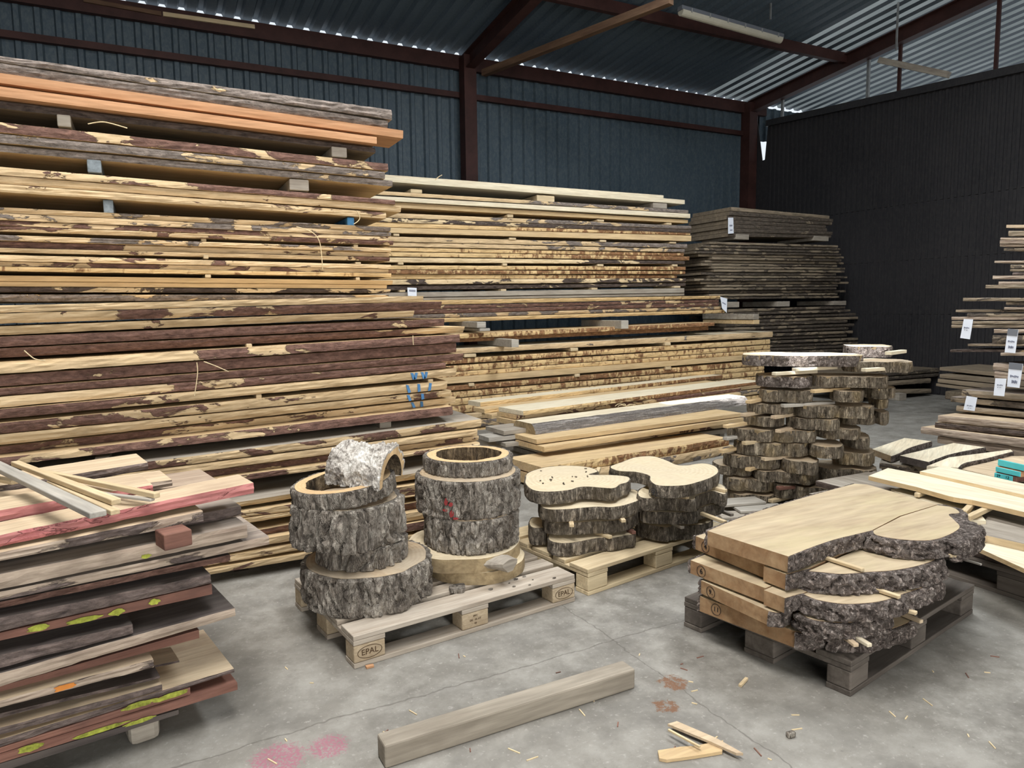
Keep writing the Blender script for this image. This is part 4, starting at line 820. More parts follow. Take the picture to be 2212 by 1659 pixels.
sl([(165, 398), (300, 410), (450, 402), (558, 398), (650, 380), (708, 345), (690, 300), (400, 280), (180, 320)], .318, .07, 'third slice down under the chip-littered top slice')
sl([(185, 512), (250, 532), (350, 525), (470, 502), (560, 500), (640, 486), (684, 478), (670, 440), (500, 415), (300, 425), (200, 465)], .225, .075, 'lowest slice under the chip-littered top slice')
sl([(68, 400), (90, 380), (150, 385), (158, 420), (150, 440), (90, 440), (70, 425)], .26, .10, 'dark slice end standing at the back of the chip-littered pile')
o = sl([(550, 78), (620, 50), (700, 22), (800, 16), (880, 40), (940, 66), (1000, 70), (1100, 58), (1170, 75), (1190, 108), (1150, 140), (1080, 165), (1000, 186), (900, 192), (825, 186), (788, 160), (780, 130), (700, 108), (600, 102)], .52, .068, 'top slice with a circled number on its edge')
q = onz(1120 + 803 * SS, 980 + 190 * SS, .52); mm_ = Matrix.Translation((q.x - o.location.x - .012, q.y - o.location.y - .014, .030)) @ Matrix.Rotation(-.5, 4, 'Z') @ FACE; txt('number_mark', '9', .045, o, mm_, 'ink'); ring('number_ring', .021, .025, .0022, o, mm_, 'ink')
sl([(740, 262), (900, 262), (1040, 272), (1060, 252), (1150, 222), (1232, 240), (1200, 180), (1000, 175), (800, 185), (720, 220)], .43, .072, 'second slice down under the circled-number slice')
sl([(740, 335), (900, 348), (1048, 345), (1080, 320), (1205, 290), (1190, 245), (900, 245), (760, 275)], .345, .07, 'third slice down under the circled-number slice')
sl([(720, 408), (870, 438), (920, 430), (1100, 420), (1150, 390), (1100, 340), (800, 340), (720, 370)], .245, .085, 'lowest dark slice under the circled-number slice')
def spx2(x0, y0, x1, y1): return (SO[0] + x0 * SS, SO[1] + y0 * SS), (SO[0] + x1 * SS, SO[1] + y1 * SS)
for i, (x0, y0, x1, y1, z, lab) in enumerate(((300, 350, 318, 440, .318, 'stick end under the second slice of the chip-littered pile, by the rounds'), (560, 340, 628, 412, .318, 'stick end under the second slice of the chip-littered pile, outer'), (360, 440, 550, 508, .2255, 'longest pale stick end jutting from the chip-littered pile'), (600, 430, 690, 482, .2255, 'reddish stick end low in the chip-littered pile'), (860, 230, 1010, 272, .4305, 'pale stick under the circled-number slice'), (1000, 170, 1238, 232, .4305, 'long pale stick jutting out below the circled-number slice'), (820, 380, 980, 450, .246, 'brown stick end low under the circled-number slices'), (480, 95, 470, 122, .44, 'wood wedge between the two top slices'), (920, 300, 1235, 420, .30, 'pale stick reaching from the slice pile towards the big slabs'), (1150, 330, 1275, 375, .25, 'grey stick end behind the big slab corner'))):
    a, b = spx2(x0, y0, x1, y1); bar('spacer_stick', onz(*a, z), onz(*b, z), .026, .018, 'walred' if i == 3 else 'greywood' if i in (6, 9) else 'stick', lab, 'spacer', 'spacers among the slices')
for i in range(16):
    q = onz(1120 + SS * random.uniform(110, 420), 980 + SS * random.uniform(90, 190), .496); r = random.uniform(.004, .013); tag(slab('bark_crumb', circ(q.x, q.y, r, .35, .3, 8, i, random.random() * 3), .496 + .006, .006, 'bark2', 'bark2', None, sp=.01), 'dark bark crumb on the chip-littered top slice', 'bark crumb', 'bark crumbs on the top slice')

# ------------------------------------------------------------------ slice tower
TP = (4.10, 3.90); ta = -.72; tc, ts = math.cos(ta), math.sin(ta); tn = (-ts, tc); G_ = 'slices of the tall slice tower'
def tower(x0, x1, yt, yb, label, off=0., dep=.36, light=0, mt='end', mb='bark2', sd=0):
    Q = (TP[0] + tn[0] * off, TP[1] + tn[1] * off); A, B = onpl(x0, yt, Q, tn), onpl(x1, yt, Q, tn); C_ = onpl((x0 + x1) / 2, yb, Q, tn); zt = (A.z + B.z) / 2; th = max(.03, zt - C_.z); L = math.hypot(B.x - A.x, B.y - A.y); pts = []; n = max(8, int(L / .035)); kk = max(1, round(L / .17 + nz(sd, 2, 1))); ph = .5 * nz(sd, 4, 4)
    for i in range(n + 1): u = i / n; v = .10 * abs(2 * u - 1) ** 5 - .055 * abs(math.sin(PI * (u * kk + ph))) ** .6 - .05 * nz(u * 2.2 + sd, sd, 1); pts.append((u * L, v))
    for i in range(n + 1): u = 1 - i / n; pts.append((u * L * .94 + .03 * L, dep * (.85 + .3 * nz(u * 2.5 + sd, 5, sd)) - .08 * abs(2 * u - 1) ** 4))
    pw = [(A.x + tc * x - ts * y, A.y + ts * x + tc * y, 1) for x, y in pts]; o = slab('wood_slice', pw, zt, th, mt, 'sapside', mb, .006, .009, 30, .25, sp=.022, M=4, taper=-.02); return tag(o, label, 'wood slice', G_)
TD = [(1609, 1868, 768, 791, 'broad whitish slice on top of the slice tower, overhanging', .0, .45), (1836, 1930, 748, 771, 'sunlit end slab beside the top of the slice tower', .55, .4), (1828, 1973, 781, 803, 'pointed dark slice below the sunlit end slab', .05, .36), (1640, 1757, 813, 836, 'purplish slice with a stick across it, third tier of the tower', .0, .4), (1758, 1922, 813, 836, 'long pale-edged slice, third tier of the tower', .0, .34), (1646, 1757, 843, 868, 'smooth grey-edged slice, fourth tier of the tower', .0, .36), (1801, 1868, 844, 867, 'short square-ended slice, fourth tier of the tower', -.02, .25), (1869, 1938, 838, 860, 'outer slice towards the tagged stack, fourth tier', .1, .3), (1618, 1716, 873, 893, 'slice with sapwood end, fifth tier of the tower', .0, .34), (1719, 1891, 877, 902, 'long wavy slice, fifth tier of the tower', -.02, .36), (1888, 1920, 862, 881, 'small dark slice end, fifth tier, outer', .1, .25), (1611, 1694, 899, 919, 'narrow slice, sixth tier of the tower', .02, .32), (1705, 1814, 904, 927, 'thick barked slice, sixth tier of the tower', -.02, .34), (1816, 1893, 899, 916, 'dark slice, sixth tier towards the aisle', .06, .3), (1894, 1922, 890, 916, 'yellow split slice end jutting towards the aisle', .1, .2), (1575, 1764, 928, 953, 'longest slice, seventh tier of the tower', -.02, .36), (1766, 1860, 925, 947, 'slice with pale bark tip, seventh tier', .02, .3), (1590, 1750, 956, 983, 'slice under a light spacer, eighth tier of the tower', -.02, .36), (1753, 1825, 962, 987, 'square yellowish slice end, eighth tier of the tower', -.06, .3), (1827, 1880, 943, 966, 'dark slice, eighth tier towards the aisle', .08, .3), (1566, 1690, 984, 1010, 'slice with streaked bark, ninth tier of the tower', -.02, .34), (1693, 1769, 994, 1021, 'rounded yellow slice end, ninth tier of the tower', -.08, .3), (1807, 1892, 976, 1002, 'dark wide slice, ninth tier towards the aisle', .08, .34), (1543, 1629, 1005, 1024, 'low dark slice, tenth tier near the light pallet', .04, .3), (1632, 1769, 1018, 1041, 'curved slice, tenth tier of the tower', -.04, .34), (1767, 1897, 1012, 1037, 'grey-topped slice, tenth tier towards the aisle', .04, .34), (1566, 1675, 1033, 1058, 'slice with pale bark patch, eleventh tier of the tower', .0, .34), (1672, 1817, 1050, 1078, 'wide slice, eleventh tier behind the big slab', -.05, .36), (1575, 1679, 1066, 1090, 'lowest pale-topped slice of the tower', -.01, .32)]
for i, q in enumerate(TD): tower(*q, mt='endlight' if i in (0, 1) else 'end', mb='bark3' if i in (0, 1, 3) else 'bark4', sd=i * 1.7)
for i, (x0, y0, x1, y1, lab, mt) in enumerate(((1671, 811, 1762, 792, 'light stick slanting over the third tier of the tower', 'white'), (1715, 802, 1805, 789, 'whitish stick just under the top slice of the tower', 'white'), (1755, 849, 1832, 838, 'yellow stick between third and fourth tiers', 'sawn'), (1616, 872, 1650, 866, 'yellow stick end, fifth tier near the loose pile', 'sawn'), (1690, 880, 1800, 862, 'grey pointed stick across the fifth tier', 'oldgrey'), (1604, 900, 1655, 893, 'orange-brown stick end, sixth tier', 'walwarm'), (1670, 905, 1720, 898, 'orange stick, sixth tier at mid-width', 'walwarm'), (1566, 925, 1622, 917, 'yellow stick end, seventh tier', 'sawn'), (1566, 951, 1622, 943, 'grey stick end, eighth tier outer', 'oldgrey'), (1606, 961, 1680, 952, 'light stick, eighth tier inner', 'stick'), (1557, 979, 1604, 971, 'yellow stick end, ninth tier', 'sawn'), (1648, 995, 1740, 980, 'light brown stick across the ninth tier', 'walwarm'), (1615, 1018, 1650, 1011, 'yellow stick end, tenth tier', 'sawn'), (1680, 1058, 1790, 1036, 'reddish stick under the tenth tier', 'walred'), (1664, 1086, 1720, 1078, 'light stick end under the eleventh tier', 'stick'), (1865, 803, 1948, 792, 'white splinter-ended stick by the pointed slice', 'white'), (1680, 935, 1720, 930, 'brown stick end, seventh tier inner', 'walwarm'), (1918, 767, 1952, 758, 'pale stick jutting out beside the sunlit end slab', 'white'))):
    Q = (TP[0] - tn[0] * .10, TP[1] - tn[1] * .10); A, B = onpl(x0, y0, Q, tn), onpl(x1, y1, (TP[0] + tn[0] * .12, TP[1] + tn[1] * .12), tn); B.z = A.z + .002; bar('spacer_stick', A, B, .045, .024, mt, lab, 'spacer', 'spacers in the slice tower')
for i, (x, y, w_, mt) in enumerate(((1565, 1092, .34, 'oldgrey'), (1600, 1105, .36, 'oldgrey'), (1560, 1118, .5, 'greywood'))):
    q = onz(x, y, .06 - .02 * i); o = bx('floor_board', (0, w_, 0, .16, 0, .02), mt, None, (q.x, q.y, .045 - .022 * i), -.25 - .1 * i); tag(o, ('grey board scrap at the foot of the slice tower, uppermost', 'grey board scrap at the foot of the slice tower, middle', 'grey board scrap at the foot of the slice tower, lowest')[i], 'board', 'board scraps by the tower')

# ------------------------------------------------------------------ big slabs on the dark pallet
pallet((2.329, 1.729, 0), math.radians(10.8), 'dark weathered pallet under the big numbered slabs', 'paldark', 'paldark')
SO2, S2 = (1400, 1000), .36709; G_ = 'big slabs on the dark pallet'
def big(pts, z, th, label, **k):
    k.setdefault('mb', 'bark3'); o = slab('wood_slab', spx(pts, z, SO2, S2), z, th, k.pop('mt', 'slabtop'), 'slabend', k.pop('mb'), k.pop('bt', .010), k.pop('amp', .010), k.pop('fr', 30), 1.0, sp=k.pop('sp', .011), M=k.pop('M', 7), **k); return tag(o, label, 'slab', G_)
C, B_ = 0, 1
def num(o, ptsA, ptsB, z, t, s, drop=.033):
    a, b = onz(SO2[0] + ptsA[0] * S2, SO2[1] + ptsA[1] * S2, z), onz(SO2[0] + ptsB[0] * S2, SO2[1] + ptsB[1] * S2, z); p = a.lerp(b, t); an = math.atan2(b.y - a.y, b.x - a.x); M_ = Matrix.Translation((p.x - o.location.x + .0012 * math.sin(an), p.y - o.location.y - .0012 * math.cos(an), z - drop - o.location.z)) @ Matrix.Rotation(an, 4, 'Z') @ FACE
    txt('number_mark', s, .036 if len(s) < 2 else .03, o, M_, 'ink'); ring('number_ring', .023, .024, .0018, o, M_, 'ink')
s1 = big([(350, 400, C), (825, 550, B_), (950, 500, B_), (1090, 452, B_), (1200, 425, B_), (1318, 396, C), (1480, 312, C), (1700, 245, C), (1510, 190, C), (1290, 127, C), (1215, 122, B_), (1000, 180, B_), (700, 268, B_), (520, 330, B_)], .512, .066, 'broad top slab with a sawn front end and long crack')
s1b = big([(1325, 398, C), (1490, 314, C), (1703, 248, B_), (1790, 262, B_), (1832, 292, B_), (1770, 302, B_), (1800, 335, B_), (1832, 380, B_), (1750, 430, B_), (1640, 455, B_), (1480, 448, B_), (1345, 424, B_)], .511, .070, 'rounded crotch piece with thick bark and burr beside the broad top slab', bt=.022, amp=.018, fr=24, sp=.009, M=9, flare=.02)
v = slab('bark_burr', spx([(1765, 300), (1845, 295), (1860, 340), (1935, 370), (1955, 402), (1900, 440), (1810, 480), (1765, 440), (1836, 385), (1795, 335)], .500, SO2, S2), .506, .085, 'bark3', 'bark3', 'bark3', .008, .02, 22, 1.0, sp=.009, M=8); mw = v.location.copy() - s1b.location; v.parent = s1b; v.location = mw
s2 = big([(280, 430, C), (688, 592, C), (1000, 470, C), (700, 300, B_), (450, 380, B_)], .438, .064, 'second-layer slab numbered four'); num(s2, (280, 430), (688, 592), .438, .16, '4')
big([(680, 606, C), (810, 655, B_), (890, 635, B_), (945, 620, C), (1250, 480, C), (1010, 470, C)], .437, .064, 'second-layer strip beside the slab numbered four')
big([(945, 635, B_), (1050, 645, B_), (1150, 652, B_), (1300, 640, B_), (1450, 630, B_), (1600, 600, B_), (1690, 560, B_), (1640, 515, C), (1300, 480, C)], .436, .072, 'second-layer crotch piece with a bark pocket under the broad top slab', bt=.02, amp=.02, fr=22, sp=.009, M=9, flare=.025)
s3 = big([(250, 572, C), (690, 737, C), (1000, 610, C), (700, 430, B_), (450, 500, B_)], .364, .062, 'third-layer slab numbered six'); num(s3, (250, 572), (690, 737), .364, .16, '6')
big([(682, 748, C), (805, 795, B_), (890, 770, B_), (915, 765, C), (1250, 620, C), (1010, 610, C)], .363, .062, 'third-layer strip beside the slab numbered six')
big([(915, 772, B_), (1000, 805, B_), (1150, 828, B_), (1300, 822, B_), (1400, 805, B_), (1500, 770, B_), (1680, 705, B_), (1690, 685, B_), (1600, 640, C), (1250, 630, C)], .362, .066, 'third-layer crotch piece with a light rim', bt=.016, amp=.018, fr=22, sp=.009, M=9, flare=.01)
s4 = big([(312, 692, C), (712, 872, B_), (770, 880, B_), (830, 858, C), (1150, 720, C), (760, 560, B_), (500, 620, B_)], .291, .060, 'fourth-layer slab numbered nine'); num(s4, (312, 692), (712, 872), .291, .16, '9.')
big([(885, 880, B_), (960, 918, B_), (1080, 935, B_), (1200, 935, B_), (1330, 915, B_), (1400, 890, B_), (1350, 800, C), (1000, 780, C)], .290, .062, 'fourth-layer crotch piece, dark-barked', bt=.018, amp=.018, fr=22, sp=.009, M=8)
s5 = big([(305, 785, C), (868, 992, B_), (960, 1000, B_), (1075, 975, C), (1300, 850, C), (800, 660, B_), (520, 710, B_)], .216, .069, 'bottom-layer slab with a circled number eleven'); num(s5, (305, 785), (868, 992), .216, .19, '11')
big([(1085, 1010, B_), (1200, 1015, B_), (1300, 1010, B_), (1400, 985, B_), (1540, 930, B_), (1540, 880, C), (1300, 880, C)], .213, .066, 'bottom-layer crotch piece, half hidden in shade', bt=.016, amp=.016, fr=22, M=8)
for i, (x0, y0, x1, y1, z, lab) in enumerate(((900, 520, 1265, 640, .440, 'long pale stick lying on the second layer of the big slabs'), (1300, 740, 1480, 800, .366, 'pale stick end poking from the third layer of the big slabs'), (1250, 800, 1580, 895, .294, 'pale splintered stick poking from the fourth layer of the big slabs'), (1100, 990, 1225, 1085, .220, 'split stick end above the bottom crotch piece, brown'), (1180, 1010, 1305, 1085, .222, 'split stick end above the bottom crotch piece, white'), (1550, 600, 1760, 660, .366, 'pale stick end towards the loose boards, lower'), (1600, 520, 1815, 560, .441, 'pale stick end towards the loose boards, upper'), (1400, 860, 1610, 945, .218, 'brown stick end over the pallet edge'))):
    bar('spacer_stick', onz(SO2[0] + x0 * S2, SO2[1] + y0 * S2, z), onz(SO2[0] + x1 * S2, SO2[1] + y1 * S2, z), .022, .014, ('stick', 'walwarm')[i in (3, 7)] if i != 4 else 'white', lab, 'spacer', 'spacers in the big slabs')

# ------------------------------------------------------------------ loose boards on the far pallet
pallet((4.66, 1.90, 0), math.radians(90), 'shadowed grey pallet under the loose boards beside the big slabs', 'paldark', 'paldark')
G_ = 'loose boards beside the big slabs'
for i, (z, x, y0, y1) in enumerate(((.188, 3.90, 3.3, 1.2), (.232, 3.93, 3.3, 1.2), (.276, 4.12, 3.4, 1.2))):
    o = plank('waney_board', (x, y0), -PI / 2, 0, y0 - y1, (z, z), (z - .040, z - .040), -.6 if False else .62, 'greywood', 'e_dark', .6, .6); tag(o, f"shadowed grey board, {('lowest', 'second up', 'third up')[i]} on the pallet of loose boards", 'board', G_)
def quad(pts, z, th, mt, label, ms=None, mb=None, name='sawn_plank'):
    o = slab(name, [(*onz(x, y, z)[:2], f) for x, y, f in pts], z, th, mt, ms or mt, mb, .004, .004, sp=.03, rot=-1.5 if True else 0); return tag(o, label, 'board', G_)
quad([(1876, 1028, 0), (1918, 1011, 0), (2212, 1066, 0), (2320, 1088, 0), (2320, 1146, 0), (2212, 1106, 1), (2100, 1080, 1), (2060, 1074, 1), (1980, 1052, 0)], .40, .028, 'white', 'long pale board with knots lying over the loose boards, nearest the slabs', 'sawn')
quad([(1987, 1018, 0), (2038, 1006, 0), (2212, 1045, 0), (2320, 1068, 0), (2320, 1098, 0), (2212, 1069, 0)], .42, .030, 'white', 'pale board with a dark waney edge, behind the knotty long board', 'e_dark')
quad([(1925, 1057, 0), (1950, 1053, 0), (2110, 1100, 0), (2130, 1125, 0), (2060, 1120, 0)], .335, .028, 'white', 'pale board half hidden behind the big crotch piece')
quad([(2105, 1151, 0), (2137, 1112, 0), (2212, 1134, 0), (2320, 1165, 0), (2300, 1205, 0), (2212, 1175, 0)], .315, .036, 'greywood', 'grey wide board with a knot over the lower loose boards', 'stick')
quad([(2079, 1168, 0), (2116, 1150, 0), (2212, 1180, 0), (2320, 1215, 0), (2320, 1272, 0), (2212, 1228, 0)], .278, .022, 'white', 'pale lower board jutting past the shadowed pallet', 'sawn')
for i, (a, b, z, lab) in enumerate((((2000, 1072), (2010, 1062), .345, 0), ((2082, 1112), (2108, 1086), .345, 'short pale stick leaning beside the burr of the crotch piece'), ((2090, 1124), (2155, 1093), .345, 'pale stick across the loose boards by the burr'), ((1980, 1074), (2010, 1063), .345, 'pale stick under the knotty long board'), ((2092, 1176), (2118, 1166), .285, 'brown spacer block below the grey wide board'))):
    if lab: bar('spacer_stick', onz(*a, z), onz(*b, z), .03 if i != 4 else .06, .025 if i != 4 else .032, 'stick' if i != 4 else 'walwarm', lab, 'spacer', 'sticks on the loose boards')
a, b = onz(2065, 1206, .3), onz(2120, 1222, .3); bar('spacer_stick', a, b, .012, .010, 'oldgrey', 'thin frayed grey stick poking out under the loose boards', 'spacer', 'sticks on the loose boards')
def mslab(pts, z, th, mt, label, mb, ms): o = slab('waney_board', [(*onz(x, y, z)[:2], f) for x, y, f in pts], z, th, mt, ms, mb, .006, .006, 26, .6, sp=.03, rot=.5); return tag(o, label, 'board', 'short boards in the aisle')
mslab([(1884, 970, 0), (1954, 946, 0), (2012, 953, 1), (1968, 966, 1), (1940, 980, 1), (1925, 985, 0)], .30, .05, 'white', 'beige short board with a grey waney edge by the slice tower', 'bark3', 'walwarm')
mslab([(1944, 984, 0), (2060, 957, 0), (2128, 966, 1), (2080, 975, 1), (2043, 984, 1), (2006, 998, 0)], .31, .055, 'white', 'beige short board with a dark sawn end in the aisle', 'bark3', 'waldark')
mslab([(2002, 1007, 0), (2050, 988, 0), (2183, 971, 0), (2188, 975, 1), (2130, 990, 1), (2084, 1000, 1), (2070, 1010, 0)], .36, .04, 'white', 'whitish board with bark edge and knot in the aisle', 'bark3', 'white')
quad([(2070, 1012, 0), (2170, 985, 0), (2230, 985, 0), (2230, 1010, 0), (2150, 1030, 0)], .33, .035, 'walwarm', 'beige board under the turquoise-ended boards', 'walwarm')
for i, (z, a, b) in enumerate(((.24, (1900, 1000), (2060, 1015)), (.19, (1905, 1008), (2060, 1028)), (.14, (1905, 1018), (2060, 1040)), (.09, (1905, 1025), (2060, 1050)))):
    A, B2 = onz(*a, z), onz(*b, z); an = math.atan2(B2.y - A.y, B2.x - A.x); o = plank('waney_board', (A.x, A.y), an, 0, 1.3, (z, z), (z - .045, z - .045) if i < 3 else (0.005, .005), .75, 'greywood', 'e_dull', .4, .6); tag(o, f"dull board, {ORD[i]} of the low heap below the beige short boards", 'board', 'low heap in the aisle')
tq = []
for i, (x0, y0, x1, y1, z, th) in enumerate(((2156, 991, 2225, 1006, .515, .044), (2151, 1007, 2206, 1019, .467, .036), (2148, 1020, 2196, 1030, .428, .036))):
    A, B2 = onz(x0, y0, z), onz(x1, y1, z); an = math.atan2(B2.y - A.y, B2.x - A.x); wd = math.hypot(B2.x - A.x, B2.y - A.y); vs, fs = [], []; box(vs, fs, 0, wd, 0, 1.4, 0, th)
    o = mesh('sawn_plank', vs, fs, 'walred' if i == 2 else 'orange' if i else 'walwarm', None, (A.x, A.y, z - th), an); tag(o, ('brown board with a turquoise-painted end, uppermost of the three', 'board with a chamfered turquoise end, middle of the three', 'board with a turquoise end numbered twenty-nine and twelve')[i], 'board', 'turquoise-ended boards'); bevel(o, .004)
    bx('painted_end', (.002, wd - (.002 if i < 2 else .022), -.004, .004, .002, th - .002), 'teal', o, bv=.003)['label'] = 'turquoise painted end'
    if i == 2: txt('number_mark', '29', .024, o, facing(wd * .22, -.0052, th * .55), 'ink'); txt('number_mark', '12', .024, o, facing(wd * .62, -.0052, th * .55), 'ink')

# ------------------------------------------------------------------ tagged stack by the dark wall
RT = dict(P=(6.85, 0), ang=-PI / 2, W=.45, exr=1.1, phrase='in the tagged stack by the dark wall', group='boards of the tagged stack', e='e_dull', m='walgrey', seg=.04)
def r6(x, t_, u_, **k): return (1980 + x * .1929, 460 + t_ * .1929, 460 + u_ * .1929, 2212, 460 + t_ * .1929, 460 + u_ * .1929, k)
stack(RT, [r6(1005, 133, 166, m='walwarm', e=None, look='warm brown short'), r6(1030, 200, 260, b=(.2, .3)), r6(940, 275, 305, m='walwarm', e='e_wal', b=(.1, .1)), r6(935, 310, 345, m='walwarm', e='e_wal', b=(.0, .1)), r6(935, 350, 378, m='walwarm', e='e_wal', b=(.0, .1)), r6(980, 395, 425, b=(.5, .6)),
 r6(875, 535, 560, m='walwarm', e='e_wal', b=(.0, .3), look='thin tapering'), r6(1050, 580, 625), r6(1048, 630, 655), r6(1075, 665, 700, e='e_wal'), r6(850, 702, 742, e='e_wal', b=(.1, .4)), r6(920, 768, 803, e='e_wal', b=(.2, .3)), r6(775, 806, 845, b=(.4, .2)),
 r6(522, 950, 988, b=(.3, .3)), r6(1000, 990, 1035), r6(980, 1055, 1090, e='e_wal'), r6(438, 1075, 1112, b=(.2, .2), clamp=0, off=.05), r6(565, 1125, 1160, b=(.3, .4)), r6(392, 1163, 1198, e='e_wal', b=(.2, .2)), r6(395, 1210, 1246, b=(.2, .2)), r6(390, 1252, 1287, b=(.1, .1)), r6(865, 1300, 1346, e='e_wal', b=(.3, .3)),
 r6(850, 1370, 1462, b=(.6, .6), look='thick grey'), r6(575, 1466, 1492, b=(.1, .1), look='thin light-edged'), r6(378, 1530, 1602, e='e_dark', b=(.9, .6), m='waldark', look='broad black'), r6(940, 1520, 1600, e='e_wal', off=-.08, b=(.3, .3), look='gnarled end of a'),
 (2146, 784, 800, 2212, 790, 806, dict(e='e_wal', b=(.4, .4))), (2148, 802, 818, 2212, 808, 824, dict(e='e_wal', b=(.2, .3))), (2078, 842, 856, 2212, 852, 868, dict(b=(.3, .6))), (2054, 857, 868, 2212, 871, 884, dict(b=(.5, .6))), (2066, 876, 888, 2212, 890, 902, dict(b=(.2, .6), look='lowest thin'))])
KT = dict(P=(6.62, 0), ang=-PI / 2, W=.62, exr=.9, phrase='of the thick low boards below the tags', group='thick low boards', e='e_wal', m='walwarm', seg=.04)
stack(KT, [(2026, 897, 901 + 10, 2212, 914, 929, dict(b=(-.2, .7), look='brown-topped')), (2020, 912, 924, 2212, 931, 944, dict(e='e_dark', b=(.9, .9), look='black-edged')), (1990, 921, 936, 2212, 948, 969, dict(b=(-.3, .9), off=-.05, look='longest brown-topped')), (2026, 942, 957, 2212, 966, 988, dict(b=(-.2, .8), look='reddish-ended lowest', e='e_wal', m='walgrey'))])
for y0 in (3.9, 3.0): tag(bx('bearer_block', (6.66, 7.2, y0, y0 + .1, 0, .16), 'greywood', bv=.006), ('bearer under the thick low boards, far one', 'bearer under the thick low boards, near one')[y0 < 3.5], 'bearer', 'bearers under the thick low boards')
def label(pl, c4, lab, head=None, ink=()):
    P3 = [onx(x, y, pl) for x, y in c4]; o_ = sum(P3, Vector()) / 4; vs = [p - o_ for p in P3] + [p - o_ + Vector((.003, 0, 0)) for p in P3]; o = mesh('paper_tag', vs, [(0, 1, 2, 3), (7, 6, 5, 4), (0, 4, 5, 1), (1, 5, 6, 2), (2, 6, 7, 3), (3, 7, 4, 0)], 'paper', None, o_); tag(o, lab, 'tag', 'paper tags')
    def at(u, v, d=-.002): return (P3[0] * (1 - u) * (1 - v) + P3[1] * u * (1 - v) + P3[2] * u * v + P3[3] * (1 - u) * v) - o_ + Vector((d, 0, 0))
    def pat(nm, u0, v0, u1, v1, mt): q = [at(u0, v0), at(u1, v0), at(u1, v1), at(u0, v1)]; q += [p + Vector((-.001, 0, 0)) for p in q]; mesh(nm, q, [(0, 1, 2, 3), (7, 6, 5, 4), (0, 4, 5, 1), (1, 5, 6, 2), (2, 6, 7, 3), (3, 7, 4, 0)], mt, o)
    if head: pat('clip', 0.02, 0, .98, head, 'film')
    for (u0, v0, u1, v1) in ink:
        n = 6
        for k in range(n): a = u0 + (u1 - u0) * k / n; pat('pen_stroke', a, v0 + .012 * ((k * 7) % 3), a + (u1 - u0) / n * .6, v1 - .01 * ((k * 5) % 3), 'pen')
    return o
label(6.83, [(2082, 689), (2102, 690), (2095, 733), (2074, 730)], 'white paper tag hanging on the upper boards of the tagged stack', None, ((.2, .40, .8, .48), (.3, .54, .75, .58)))
label(6.72, [(2177, 710), (2200, 712), (2193, 763), (2170, 761)], 'white paper tag with a grey clip, higher of the two clipped tags', .28, ((.2, .48, .85, .56), (.3, .70, .8, .82)))
label(6.66, [(2180, 783), (2210, 786), (2202, 838), (2175, 835)], 'plastic-sleeved white tag with a grey clip, lower clipped one', .26, ((.2, .50, .85, .60), (.35, .70, .8, .84)))
label(6.62, [(2150, 817), (2174, 818), (2169, 856), (2146, 854)], 'white paper tag beside the plastic-sleeved tag', None, ((.25, .34, .8, .42), (.3, .50, .75, .54)))
label(6.58, [(2088, 855), (2111, 859), (2105, 888), (2081, 885)], 'small white paper tag just above the thick low boards', None, ((.25, .62, .8, .70), (.4, .82, .8, .86)))
def ylabel(Y, c4, lab, ink, clip=None):
    P3 = [ony(x, y, Y) for x, y in c4]; o_ = sum(P3, Vector()) / 4; o = mesh('paper_tag', [p - o_ for p in P3] + [p - o_ + Vector((0, .004, 0)) for p in P3], [(0, 1, 2, 3), (7, 6, 5, 4), (0, 4, 5, 1), (1, 5, 6, 2), (2, 6, 7, 3), (3, 7, 4, 0)], 'paper', None, o_); tag(o, lab, 'tag', 'paper tags')
    def at(u, v): return (P3[0] * (1 - u) * (1 - v) + P3[1] * u * (1 - v) + P3[2] * u * v + P3[3] * (1 - u) * v) - o_ + Vector((0, -.002, 0))
    for (u0, v0, u1, v1) in ink:
        for k in range(5):
            a = u0 + (u1 - u0) * k / 5; b_ = a + (u1 - u0) / 8; q = [at(a, v0), at(b_, v0), at(b_, v1), at(a, v1)]; q += [p + Vector((0, -.001, 0)) for p in q]; mesh('pen_stroke', q, [(0, 1, 2, 3), (7, 6, 5, 4), (0, 4, 5, 1), (1, 5, 6, 2), (2, 6, 7, 3), (3, 7, 4, 0)], 'pen', o)
ylabel(8.29, [(880, 621), (900, 622), (900, 640), (881, 639)], 'small white tag hung at the pale stack end beside the tall stack', ((.2, .25, .9, .48),))
ylabel(8.2, [(1556, 641), (1571, 645), (1570, 676), (1560, 666)], 'white paper tag curling at the end of the thin pack', ((.2, .4, .8, .5),))
ylabel(8.69, [(1573, 470), (1584, 470), (1585, 504), (1573, 505)], 'white paper tag on the corner of the dark old stack', ((.25, .45, .8, .55), (.3, .75, .8, .82)))
# low piles along the partition
QT = dict(P=(0, 7.2), ang=0, W=.9, ext=.3, phrase='in the low dark pile in front of the partition', group='boards of the low dark pile', e='e_dull', m='dull', seg=.08)
stack(QT, [(1900, 797, 805, 1962, 790, 797, dict(b=(.1, .2), off=.1)), (1880, 806, 815, 2038, 796, 803, dict(b=(.6, .6))), (1880, 817, 824, 2040, 805, 812, dict(b=(.6, .7))), (1880, 826, 836, 2010, 817, 827, dict(b=(.3, .1))), (1880, 842, 853, 2012, 840, 849, dict(b=(.3, .2)))])
q = onz(1942, 866, 0); tag(bx('bearer_block', (0, .18, 0, .8, 0, .11), 'greywood', None, q, 0, .006), 'grey bearer under the low dark pile', 'bearer')
YT = dict(P=(9.4, 0), ang=-PI / 2, W=.9, exr=1.6, phrase='in the low yellowish pile behind the tagged stack', group='boards of the low yellowish pile', e=None, m='dull', seg=.1)
